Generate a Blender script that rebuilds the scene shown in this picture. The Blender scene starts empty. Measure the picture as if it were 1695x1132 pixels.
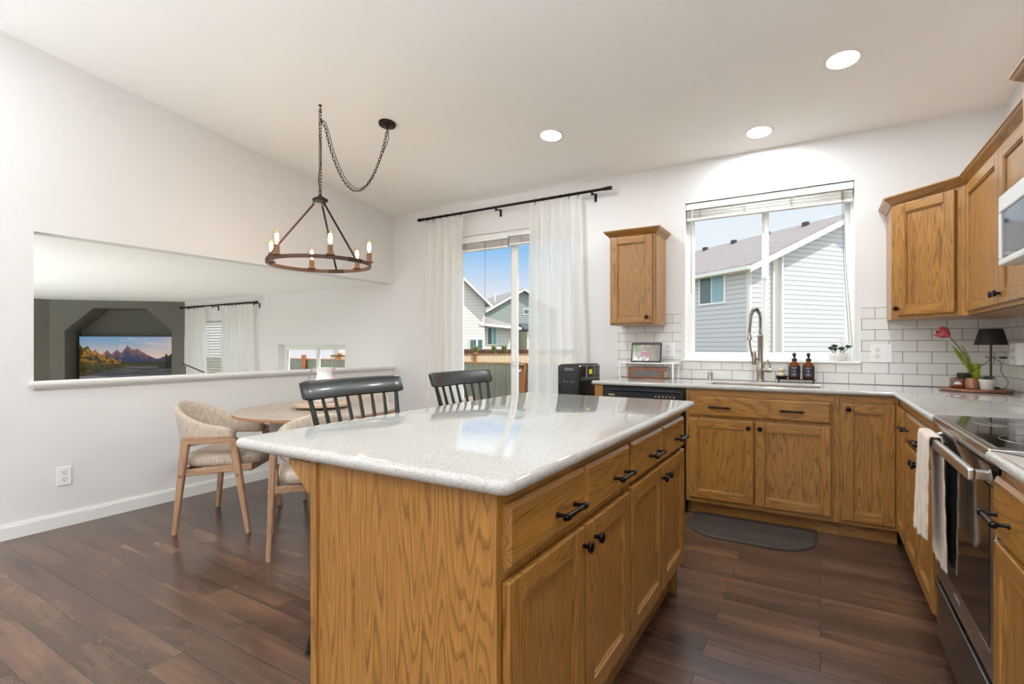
import bpy, bmesh, math, random
from mathutils import Vector, Matrix
random.seed(7)
S = bpy.context.scene
COL = S.collection
PI = math.pi

# ------------------------------------------------------------------ camera
cam_d = bpy.data.cameras.new('camera'); cam = bpy.data.objects.new('camera', cam_d); COL.objects.link(cam)
cam.location = (0, 0, 1.18); cam.rotation_euler = (PI/2, 0, math.radians(31.267))
cam_d.sensor_width = 36; cam_d.lens = 840.7/1695*36; cam_d.shift_y = 7/1695; cam_d.clip_start = .05; cam_d.clip_end = 400
S.camera = cam
S.view_settings.view_transform = 'Standard'; S.view_settings.look = 'None'
S.view_settings.exposure = 0.40; S.view_settings.gamma = 1; S.view_settings.use_curve_mapping = False
try: S.cycles.max_bounces = 10; S.cycles.diffuse_bounces = 6; S.cycles.glossy_bounces = 4; S.cycles.transparent_max_bounces = 16
except Exception: pass

# ------------------------------------------------------------------ sky and added rear glow
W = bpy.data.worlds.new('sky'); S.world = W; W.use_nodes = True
nt = W.node_tree; nt.nodes.clear()
def N(t, **k):
    n = nt.nodes.new(t)
    for a, b in k.items(): setattr(n, a, b)
    return n
tc = N('ShaderNodeTexCoord'); sep = N('ShaderNodeSeparateXYZ'); nt.links.new(tc.outputs['Generated'], sep.inputs[0])
r1 = N('ShaderNodeValToRGB'); r1.color_ramp.elements[0].color = (.71, .71, .72, 1); r1.color_ramp.elements[0].position = .08
r1.color_ramp.elements[1].color = (.22, .45, .74, 1); r1.color_ramp.elements[1].position = .19
re = r1.color_ramp.elements.new(.27); re.color = (.95, 1.02, 1.1, 1)
r2 = N('ShaderNodeValToRGB'); r2.color_ramp.elements[0].color = (.74, .76, .78, 1); r2.color_ramp.elements[1].color = (.54, .66, .80, 1); r2.color_ramp.elements[1].position = .7
nt.links.new(sep.outputs['Z'], r1.inputs[0]); nt.links.new(sep.outputs['Z'], r2.inputs[0])
mr = N('ShaderNodeMapRange'); mr.inputs[1].default_value = -.42; mr.inputs[2].default_value = -.22
nt.links.new(sep.outputs['X'], mr.inputs[0])
mx = N('ShaderNodeMix', data_type='RGBA'); nt.links.new(mr.outputs[0], mx.inputs[0]); nt.links.new(r1.outputs[0], mx.inputs[6]); nt.links.new(r2.outputs[0], mx.inputs[7])
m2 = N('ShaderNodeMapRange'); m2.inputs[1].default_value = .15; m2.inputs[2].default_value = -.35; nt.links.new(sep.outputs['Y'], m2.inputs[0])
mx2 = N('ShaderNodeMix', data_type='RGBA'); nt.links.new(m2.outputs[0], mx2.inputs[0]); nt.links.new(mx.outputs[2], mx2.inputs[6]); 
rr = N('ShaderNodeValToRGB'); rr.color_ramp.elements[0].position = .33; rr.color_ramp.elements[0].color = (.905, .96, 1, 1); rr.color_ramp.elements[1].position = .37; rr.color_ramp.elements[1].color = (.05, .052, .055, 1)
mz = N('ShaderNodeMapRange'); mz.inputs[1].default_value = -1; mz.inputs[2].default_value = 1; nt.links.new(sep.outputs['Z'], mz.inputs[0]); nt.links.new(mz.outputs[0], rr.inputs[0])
vs = N('ShaderNodeVectorMath', operation='SCALE'); vs.inputs['Scale'].default_value = 25; nt.links.new(rr.outputs[0], vs.inputs[0]); nt.links.new(vs.outputs[0], mx2.inputs[7])  # strong glow added below the horizon behind the camera, brightens the ceiling
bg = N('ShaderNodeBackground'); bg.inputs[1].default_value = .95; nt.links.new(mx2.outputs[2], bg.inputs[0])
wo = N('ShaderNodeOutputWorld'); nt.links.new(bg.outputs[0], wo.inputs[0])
sd = bpy.data.lights.new('sun', 'SUN'); sd.energy = 3.6; sd.angle = .01; sd.color = (1, .94, .84)
so = bpy.data.objects.new('sun', sd); COL.objects.link(so)
so.rotation_euler = Vector((1.52, .346, 1.8)).to_track_quat('Z', 'Y').to_euler()

# ------------------------------------------------------------------ seen and added fill lamps above the kitchen (lights sit in the recessed cans below)
def ceil_z(y): return 2.69 + .1208*(4.33-y)
CAN_W = 9.5
CANS = [(-1.762, 3.476, 1), (-.378, 4.05, 1), (.108, 3.42, 1), (-1.55, 1.2, 0), (.1, 1.3, 0), (-1.6, -.9, 0), (.1, -.9, 0), (-3.3, -.9, 0), (-3.3, .5, 0), (-1.6, -2.6, 0)]  # entries without the flag are unseen fill lamps added for brightness
def win_portal(x, y, z, sx, sz, rz):
    l = bpy.data.lights.new('portal', 'AREA'); l.shape = 'RECTANGLE'; l.size = sx; l.size_y = sz; l.cycles.is_portal = True
    o = bpy.data.objects.new('portal', l); COL.objects.link(o); o.location = (x, y, z); o.rotation_euler = (PI/2, 0, rz)
win_portal(-2.64, 4.6, 1.2, 1.8, 2.4, 0); win_portal(-.37, 4.6, 1.7, 1.2, 1.35, 0)
win_portal(-1.9, -3.75, 1.6, 3.6, 2.2, PI); win_portal(-7.6, -1.85, .7, 3.1, 2.0, PI)

# ------------------------------------------------------------------ materials
MATS = {}
def new_mat(name):
    m = bpy.data.materials.new(name); m.use_nodes = True
    t = m.node_tree; b = t.nodes['Principled BSDF']
    return m, t, b
def srgb(c):
    return tuple(((v/255)/12.92 if v/255 <= .04045 else ((v/255+.055)/1.055)**2.4) for v in c)
def mat(name, c, rough=.5, metal=0, bump=0, bscale=200, spec=.5, var=0, vscale=8, coat=0, em=None, ems=0):
    if name in MATS: return MATS[name]
    m, t, b = new_mat(name); col = srgb(c) + (1,)
    b.inputs['Base Color'].default_value = col; b.inputs['Roughness'].default_value = rough; b.inputs['Metallic'].default_value = metal
    b.inputs['Specular IOR Level'].default_value = spec; b.inputs['Coat Weight'].default_value = coat; b.inputs['Coat Roughness'].default_value = .08
    if bump or var:
        tcn = t.nodes.new('ShaderNodeTexCoord')
    if var:
        n = t.nodes.new('ShaderNodeTexNoise'); n.inputs['Scale'].default_value = vscale; n.inputs['Detail'].default_value = 6; t.links.new(tcn.outputs['Object'], n.inputs[0])
        r = t.nodes.new('ShaderNodeValToRGB'); r.color_ramp.elements[0].position = .3; r.color_ramp.elements[1].position = .7
        r.color_ramp.elements[0].color = tuple(v*(1-var) for v in col[:3])+(1,); r.color_ramp.elements[1].color = tuple(min(1, v*(1+var)) for v in col[:3])+(1,)
        t.links.new(n.outputs[0], r.inputs[0]); t.links.new(r.outputs[0], b.inputs['Base Color'])
    if bump:
        n = t.nodes.new('ShaderNodeTexNoise'); n.inputs['Scale'].default_value = bscale; n.inputs['Detail'].default_value = 3; t.links.new(tcn.outputs['Object'], n.inputs[0])
        bn = t.nodes.new('ShaderNodeBump'); bn.inputs['Strength'].default_value = bump; bn.inputs['Distance'].default_value = .002
        t.links.new(n.outputs[0], bn.inputs['Height']); t.links.new(bn.outputs[0], b.inputs['Normal'])
    if em: b.inputs['Emission Color'].default_value = srgb(em)+(1,); b.inputs['Emission Strength'].default_value = ems
    MATS[name] = m; return m

def oak(name, grain, light, dark, rough=.33, freq=40, zs=.075):
    """contour-line grain: sine of a noise field stretched along the grain"""
    m, t, b = new_mat(name); L = t.links
    tcn = t.nodes.new('ShaderNodeTexCoord'); oi = t.nodes.new('ShaderNodeObjectInfo')
    mul = t.nodes.new('ShaderNodeVectorMath'); mul.operation = 'MULTIPLY_ADD'; mul.inputs[2].default_value = (0, 0, 0)
    cmb = t.nodes.new('ShaderNodeCombineXYZ')
    rm = t.nodes.new('ShaderNodeMath'); rm.operation = 'MULTIPLY'; rm.inputs[1].default_value = 37; L.new(oi.outputs['Random'], rm.inputs[0])
    for k in range(3): L.new(rm.outputs[0], cmb.inputs[k])
    sc = [1, 1, 1]; sc[grain] = zs
    add = t.nodes.new('ShaderNodeVectorMath'); add.operation = 'ADD'; L.new(tcn.outputs['Object'], add.inputs[0]); L.new(cmb.outputs[0], add.inputs[1])
    L.new(add.outputs[0], mul.inputs[0]); mul.inputs[1].default_value = sc
    n = t.nodes.new('ShaderNodeTexNoise'); n.inputs['Scale'].default_value = 5.6; n.inputs['Detail'].default_value = 2.8; n.inputs['Roughness'].default_value = .5; L.new(mul.outputs[0], n.inputs[0])
    k = t.nodes.new('ShaderNodeMath'); k.operation = 'MULTIPLY'; k.inputs[1].default_value = freq; L.new(n.outputs[0], k.inputs[0])
    fr = t.nodes.new('ShaderNodeMath'); fr.operation = 'FRACT'; L.new(k.outputs[0], fr.inputs[0])
    sc2 = [1, 1, 1]; sc2[grain] = .025
    mu2 = t.nodes.new('ShaderNodeVectorMath'); mu2.operation = 'MULTIPLY'; mu2.inputs[1].default_value = sc2; L.new(add.outputs[0], mu2.inputs[0])
    n2 = t.nodes.new('ShaderNodeTexNoise'); n2.inputs['Scale'].default_value = 420; n2.inputs['Detail'].default_value = 2; L.new(mu2.outputs[0], n2.inputs[0])
    r1 = t.nodes.new('ShaderNodeValToRGB'); e = r1.color_ramp.elements
    e[0].position = 0; e[0].color = (.62, .62, .62, 1); e[1].position = 1; e[1].color = (.1, .1, .1, 1)
    x = e.new(.22); x.color = (0, 0, 0, 1); x = e.new(.8); x.color = (.2, .2, .2, 1); x = e.new(.95); x.color = (.75, .75, .75, 1); 
    L.new(fr.outputs[0], r1.inputs[0])
    r2 = t.nodes.new('ShaderNodeValToRGB'); r2.color_ramp.elements[0].position = .42; r2.color_ramp.elements[0].color = (.55, .55, .55, 1); r2.color_ramp.elements[1].position = .62; r2.color_ramp.elements[1].color = (0, 0, 0, 1)
    L.new(n2.outputs[0], r2.inputs[0])
    ad = t.nodes.new('ShaderNodeMath'); ad.operation = 'ADD'; ad.use_clamp = True
    m3 = t.nodes.new('ShaderNodeMath'); m3.operation = 'MULTIPLY'; m3.inputs[1].default_value = .75
    L.new(r2.outputs[0], m3.inputs[0]); L.new(r1.outputs[0], ad.inputs[0]); L.new(m3.outputs[0], ad.inputs[1])
    mixc = t.nodes.new('ShaderNodeMix'); mixc.data_type = 'RGBA'; L.new(ad.outputs[0], mixc.inputs[0])
    mixc.inputs[6].default_value = srgb(light)+(1,); mixc.inputs[7].default_value = srgb(dark)+(1,)
    L.new(mixc.outputs[2], b.inputs['Base Color']); b.inputs['Roughness'].default_value = rough; b.inputs['Coat Weight'].default_value = .25; b.inputs['Coat Roughness'].default_value = .2
    bn = t.nodes.new('ShaderNodeBump'); bn.inputs['Strength'].default_value = .12; bn.inputs['Distance'].default_value = .0008; bn.invert = True
    L.new(ad.outputs[0], bn.inputs['Height']); L.new(bn.outputs[0], b.inputs['Normal'])
    MATS[name] = m; return m
OL, OD = (178, 126, 60), (116, 76, 33)
OAKV = oak('oak_vertical', 2, OL, OD); OAKH = oak('oak_horizontal', 0, OL, OD)
OAKY = oak('oak_depthwise', 1, OL, OD)
BCH = oak('chair_wood', 2, (180, 142, 112), (146, 108, 80), rough=.45, freq=14)
BCHH = oak('chair_wood_flat', 1, (180, 142, 112), (146, 108, 80), rough=.45, freq=14)
WAL = oak('walnut', 0, (150, 92, 58), (92, 52, 32), rough=.45, freq=20, zs=.2)

WALLC = mat('wall_paint', (226, 224, 222), .75, bump=.12, bscale=90, spec=.25)
CEILC = mat('ceiling_paint', (247, 246, 243), .85, bump=.2, bscale=60, spec=.2)
TRIM = mat('white_trim', (236, 235, 231), .35)
VINYL = mat('white_vinyl', (240, 240, 238), .3)
GREEN = mat('olive_wall_paint', (104, 102, 92), .7, bump=.1, bscale=90)
BRONZE = mat('dark_bronze', (38, 30, 27), .32, metal=.85)
BLACK = mat('black_plastic', (22, 22, 24), .3)
BLKM = mat('matte_black', (40, 36, 35), .5)
GLOSSB = mat('black_gloss', (14, 14, 16), .06, coat=.5)
STEEL = mat('stainless_steel', (196, 194, 190), .26, metal=1, bump=.05, bscale=300)
DSTEEL = mat('dark_stainless', (120, 116, 112), .3, metal=1)
NICKEL = mat('brushed_nickel', (178, 170, 160), .3, metal=1)
WHITEP = mat('white_plastic', (238, 237, 234), .35)
SLOT = mat('outlet_slot', (45, 42, 40), .5)
CER = mat('white_ceramic', (235, 230, 226), .3)
STOOL = mat('black_green_paint', (28, 32, 27), .28, coat=.2)

def mat_quartz():
    m, t, b = new_mat('white_quartz'); L = t.links
    tcn = t.nodes.new('ShaderNodeTexCoord'); v = t.nodes.new('ShaderNodeTexVoronoi'); v.inputs['Scale'].default_value = 520; L.new(tcn.outputs['Object'], v.inputs[0])
    r = t.nodes.new('ShaderNodeValToRGB'); e = r.color_ramp.elements; r.color_ramp.interpolation = 'LINEAR'
    e[0].position = 0; e[0].color = srgb((128, 122, 115))+(1,); e[1].position = .3; e[1].color = srgb((184, 180, 175))+(1,)
    x = e.new(.16); x.color = srgb((175, 170, 164))+(1,)
    sp = t.nodes.new('ShaderNodeSeparateColor'); L.new(v.outputs['Color'], sp.inputs[0]); L.new(sp.outputs[0], r.inputs[0])
    L.new(r.outputs[0], b.inputs['Base Color']); b.inputs['Roughness'].default_value = .05; b.inputs['Specular IOR Level'].default_value = .7
    return m
QUARTZ = mat_quartz()

def mat_tile(name, rz):
    m, t, b = new_mat(name); L = t.links
    tcn = t.nodes.new('ShaderNodeTexCoord'); mp = t.nodes.new('ShaderNodeMapping'); mp.inputs['Rotation'].default_value = (PI/2, 0, rz)
    sp = t.nodes.new('ShaderNodeSeparateXYZ'); cb = t.nodes.new('ShaderNodeCombineXYZ'); L.new(tcn.outputs['Object'], sp.inputs[0])
    L.new(sp.outputs['Y' if rz else 'X'], cb.inputs[0]); L.new(sp.outputs['Z'], cb.inputs[1])
    ad = t.nodes.new('ShaderNodeVectorMath'); ad.operation = 'ADD'; L.new(cb.outputs[0], ad.inputs[0]); ad.inputs[1].default_value = ((-4.33+.152*40 if rz else -.995+.152*40+.04), -.914+.0762*20, 0)
    br = t.nodes.new('ShaderNodeTexBrick'); br.offset = .5; L.new(ad.outputs[0], br.inputs['Vector'])
    br.inputs['Color1'].default_value = srgb((228, 225, 220))+(1,); br.inputs['Color2'].default_value = srgb((224, 221, 216))+(1,); br.inputs['Mortar'].default_value = srgb((78, 72, 68))+(1,)
    br.inputs['Scale'].default_value = 1; br.inputs['Mortar Size'].default_value = .0017; br.inputs['Mortar Smooth'].default_value = .3; br.inputs['Brick Width'].default_value = .1535; br.inputs['Row Height'].default_value = .0762
    L.new(br.outputs[0], b.inputs['Base Color']); b.inputs['Roughness'].default_value = .18
    bn = t.nodes.new('ShaderNodeBump'); bn.inputs['Strength'].default_value = .4; bn.inputs['Distance'].default_value = .001; bn.invert = True
    L.new(br.outputs['Fac'], bn.inputs['Height']); L.new(bn.outputs[0], b.inputs['Normal'])
    return m
TILEB = mat_tile('subway_tile_back', 0); TILER = mat_tile('subway_tile_right', 1)

def mat_floor():
    m, t, b = new_mat('dark_plank_floor'); L = t.links
    tcn = t.nodes.new('ShaderNodeTexCoord')
    br = t.nodes.new('ShaderNodeTexBrick'); br.offset = .37; br.offset_frequency = 2; L.new(tcn.outputs['Object'], br.inputs['Vector'])
    br.inputs['Color1'].default_value = (0, 0, 0, 1); br.inputs['Color2'].default_value = (1, 1, 1, 1); br.inputs['Mortar'].default_value = (.5, .5, .5, 1)
    br.inputs['Scale'].default_value = 1; br.inputs['Mortar Size'].default_value = .0016; br.inputs['Mortar Smooth'].default_value = .2; br.inputs['Brick Width'].default_value = 1.05; br.inputs['Row Height'].default_value = .127; br.inputs['Bias'].default_value = 0
    mu = t.nodes.new('ShaderNodeVectorMath'); mu.operation = 'MULTIPLY'; mu.inputs[1].default_value = (.13, 1, 1); L.new(tcn.outputs['Object'], mu.inputs[0])
    ad = t.nodes.new('ShaderNodeVectorMath'); ad.operation = 'MULTIPLY_ADD'; ad.inputs[1].default_value = (9, 9, 9); L.new(br.outputs[0], ad.inputs[0]); L.new(mu.outputs[0], ad.inputs[2])
    n = t.nodes.new('ShaderNodeTexNoise'); n.inputs['Scale'].default_value = 9; n.inputs['Detail'].default_value = 5; n.inputs['Roughness'].default_value = .55; n.inputs['Distortion'].default_value = .35; L.new(ad.outputs[0], n.inputs[0])
    r = t.nodes.new('ShaderNodeValToRGB'); e = r.color_ramp.elements
    e[0].position = .28; e[0].color = srgb((58, 41, 33))+(1,); e[1].position = .72; e[1].color = srgb((114, 82, 62))+(1,)
    x = e.new(.5); x.color = srgb((83, 60, 48))+(1,)
    L.new(n.outputs[0], r.inputs[0])
    rb = t.nodes.new('ShaderNodeMapRange'); rb.inputs[3].default_value = .88; rb.inputs[4].default_value = 1.12; L.new(br.outputs[0], rb.inputs[0])
    vm = t.nodes.new('ShaderNodeVectorMath'); vm.operation = 'SCALE'; L.new(r.outputs[0], vm.inputs[0]); L.new(rb.outputs[0], vm.inputs['Scale'])
    mxx = t.nodes.new('ShaderNodeMix'); mxx.data_type = 'RGBA'; L.new(br.outputs['Fac'], mxx.inputs[0]); L.new(vm.outputs[0], mxx.inputs[6]); mxx.inputs[7].default_value = srgb((30, 20, 17))+(1,)
    L.new(mxx.outputs[2], b.inputs['Base Color'])
    b.inputs['Roughness'].default_value = .23; b.inputs['Specular IOR Level'].default_value = .65
    # hand-scraped ripples across the planks
    mu2 = t.nodes.new('ShaderNodeVectorMath'); mu2.operation = 'MULTIPLY'; mu2.inputs[1].default_value = (1, .35, 1); L.new(tcn.outputs['Object'], mu2.inputs[0])
    n2 = t.nodes.new('ShaderNodeTexNoise'); n2.inputs['Scale'].default_value = 30; n2.inputs['Detail'].default_value = 1.5; L.new(mu2.outputs[0], n2.inputs[0])
    b1 = t.nodes.new('ShaderNodeBump'); b1.inputs['Strength'].default_value = .3; b1.inputs['Distance'].default_value = .0025; L.new(n2.outputs[0], b1.inputs['Height'])
    b2 = t.nodes.new('ShaderNodeBump'); b2.inputs['Strength'].default_value = .5; b2.inputs['Distance'].default_value = .002; b2.invert = True; L.new(br.outputs['Fac'], b2.inputs['Height']); L.new(b1.outputs[0], b2.inputs['Normal'])
    L.new(b2.outputs[0], b.inputs['Normal'])
    return m
FLOOR = mat_floor()

def mat_glass(name, c=(1, 1, 1), ior=1.45, rough=0):
    m = bpy.data.materials.new(name); m.use_nodes = True; t = m.node_tree; t.nodes.clear()
    o = t.nodes.new('ShaderNodeOutputMaterial'); mx = t.nodes.new('ShaderNodeMixShader'); tr = t.nodes.new('ShaderNodeBsdfTransparent'); gl = t.nodes.new('ShaderNodeBsdfGlossy'); lw_ = t.nodes.new('ShaderNodeLayerWeight'); lw_.inputs[0].default_value = .5
    tr.inputs[0].default_value = c+(1,); gl.inputs['Roughness'].default_value = rough
    pw = t.nodes.new('ShaderNodeMath'); pw.operation = 'POWER'; pw.inputs[1].default_value = 5; t.links.new(lw_.outputs['Facing'], pw.inputs[0])
    f = t.nodes.new('ShaderNodeMath'); f.operation = 'MULTIPLY_ADD'; f0 = ((ior-1)/(ior+1))**2; f.inputs[1].default_value = .9; f.inputs[2].default_value = f0; t.links.new(pw.outputs[0], f.inputs[0])
    t.links.new(f.outputs[0], mx.inputs[0]); t.links.new(tr.outputs[0], mx.inputs[1]); t.links.new(gl.outputs[0], mx.inputs[2]); t.links.new(mx.outputs[0], o.inputs[0])
    return m
GLASS = mat_glass('window_glass', (.985, .99, .99), 1.07)
BULBG = mat_glass('bulb_glass', (1, .95, .86), 1.2)
AMBER = mat_glass('amber_glass', (.75, .36, .10), 1.5)
LIME = mat_glass('lime_glass', (.88, .93, .52), 1.45)

def mat_sheer(name, c, trans=.25, tw=.5):
    m = bpy.data.materials.new(name); m.use_nodes = True; t = m.node_tree; t.nodes.clear()
    o = t.nodes.new('ShaderNodeOutputMaterial'); a = t.nodes.new('ShaderNodeMixShader'); b = t.nodes.new('ShaderNodeMixShader')
    d = t.nodes.new('ShaderNodeBsdfDiffuse'); tl = t.nodes.new('ShaderNodeBsdfTranslucent'); tr = t.nodes.new('ShaderNodeBsdfTransparent')
    d.inputs[0].default_value = srgb(c)+(1,); tl.inputs[0].default_value = srgb(c)+(1,)
    tcn = t.nodes.new('ShaderNodeTexCoord'); n = t.nodes.new('ShaderNodeTexNoise'); n.inputs['Scale'].default_value = 500; mp = t.nodes.new('ShaderNodeVectorMath'); mp.operation = 'MULTIPLY'; mp.inputs[1].default_value = (1, 1, .05)
    t.links.new(tcn.outputs['Object'], mp.inputs[0]); t.links.new(mp.outputs[0], n.inputs[0])
    mr = t.nodes.new('ShaderNodeMapRange'); mr.inputs[1].default_value = .3; mr.inputs[2].default_value = .7; mr.inputs[3].default_value = trans*.75; mr.inputs[4].default_value = trans*1.25; t.links.new(n.outputs[0], mr.inputs[0])
    a.inputs[0].default_value = tw; t.links.new(d.outputs[0], a.inputs[1]); t.links.new(tl.outputs[0], a.inputs[2])
    t.links.new(mr.outputs[0], b.inputs[0]); t.links.new(a.outputs[0], b.inputs[1]); t.links.new(tr.outputs[0], b.inputs[2]); t.links.new(b.outputs[0], o.inputs[0])
    return m
SHEER = mat_sheer('sheer_linen', (252, 251, 248), .16, .6)
SHEER2 = mat_sheer('sheer_voile', (253, 252, 250), .16, .65)

def mat_fabric(name, c, d):
    m, t, b = new_mat(name); L = t.links
    tcn = t.nodes.new('ShaderNodeTexCoord'); mp = t.nodes.new('ShaderNodeVectorMath'); mp.operation = 'MULTIPLY'; mp.inputs[1].default_value = (1, 1, .06); L.new(tcn.outputs['Object'], mp.inputs[0])
    n = t.nodes.new('ShaderNodeTexNoise'); n.inputs['Scale'].default_value = 170; n.inputs['Detail'].default_value = 3; L.new(mp.outputs[0], n.inputs[0])
    r = t.nodes.new('ShaderNodeValToRGB'); r.color_ramp.elements[0].position = .33; r.color_ramp.elements[1].position = .66
    r.color_ramp.elements[0].color = srgb(d)+(1,); r.color_ramp.elements[1].color = srgb(c)+(1,); L.new(n.outputs[0], r.inputs[0]); L.new(r.outputs[0], b.inputs['Base Color'])
    b.inputs['Roughness'].default_value = .9; b.inputs['Sheen Weight'].default_value = .2
    bn = t.nodes.new('ShaderNodeBump'); bn.inputs['Strength'].default_value = .3; bn.inputs['Distance'].default_value = .001; L.new(n.outputs[0], bn.inputs['Height']); L.new(bn.outputs[0], b.inputs['Normal'])
    return m
FAB = mat_fabric('tweed_fabric', (202, 186, 170), (164, 144, 128))
TOWEL = mat_fabric('towel_gauze', (222, 206, 190), (188, 166, 148))
def mat_stripes(name, c, d, pitch, axis=2, w=.06, soft=0, rough=.6, off=0):
    """siding laps or fence boards as lines across one object axis"""
    m, t, b = new_mat(name); L = t.links
    tcn = t.nodes.new('ShaderNodeTexCoord'); sp = t.nodes.new('ShaderNodeSeparateXYZ'); L.new(tcn.outputs['Object'], sp.inputs[0])
    a = t.nodes.new('ShaderNodeMath'); a.operation = 'DIVIDE'; a.inputs[1].default_value = pitch; L.new(sp.outputs[axis], a.inputs[0])
    fr = t.nodes.new('ShaderNodeMath'); fr.operation = 'FRACT'; L.new(a.outputs[0], fr.inputs[0])
    lt = t.nodes.new('ShaderNodeMath'); lt.operation = 'LESS_THAN'; lt.inputs[1].default_value = w; L.new(fr.outputs[0], lt.inputs[0])
    mxx = t.nodes.new('ShaderNodeMix'); mxx.data_type = 'RGBA'; L.new(lt.outputs[0], mxx.inputs[0]); mxx.inputs[6].default_value = srgb(c)+(1,); mxx.inputs[7].default_value = srgb(d)+(1,)
    L.new(mxx.outputs[2], b.inputs['Base Color']); b.inputs['Roughness'].default_value = rough
    if soft:
        n = t.nodes.new('ShaderNodeTexNoise'); n.inputs['Scale'].default_value = 4; n.inputs['Detail'].default_value = 6
        mp = t.nodes.new('ShaderNodeVectorMath'); mp.operation = 'MULTIPLY'; mp.inputs[1].default_value = (3, 3, .3); L.new(tcn.outputs['Object'], mp.inputs[0]); L.new(mp.outputs[0], n.inputs[0])
        mr = t.nodes.new('ShaderNodeMapRange'); mr.inputs[3].default_value = 1-soft; mr.inputs[4].default_value = 1+soft; L.new(n.outputs[0], mr.inputs[0])
        vm = t.nodes.new('ShaderNodeVectorMath'); vm.operation = 'SCALE'; L.new(mxx.outputs[2], vm.inputs[0]); L.new(mr.outputs[0], vm.inputs['Scale']); L.new(vm.outputs[0], b.inputs['Base Color'])
    return m
def mat_attr(name, em, rough=.2):
    m, t, b = new_mat(name); at = t.nodes.new('ShaderNodeAttribute'); at.attribute_name = 'picture'
    b.inputs['Base Color'].default_value = (.01, .01, .01, 1); b.inputs['Roughness'].default_value = rough; b.inputs['Specular IOR Level'].default_value = .15
    t.links.new(at.outputs['Color'], b.inputs['Emission Color']); b.inputs['Emission Strength'].default_value = em
    return m

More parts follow.
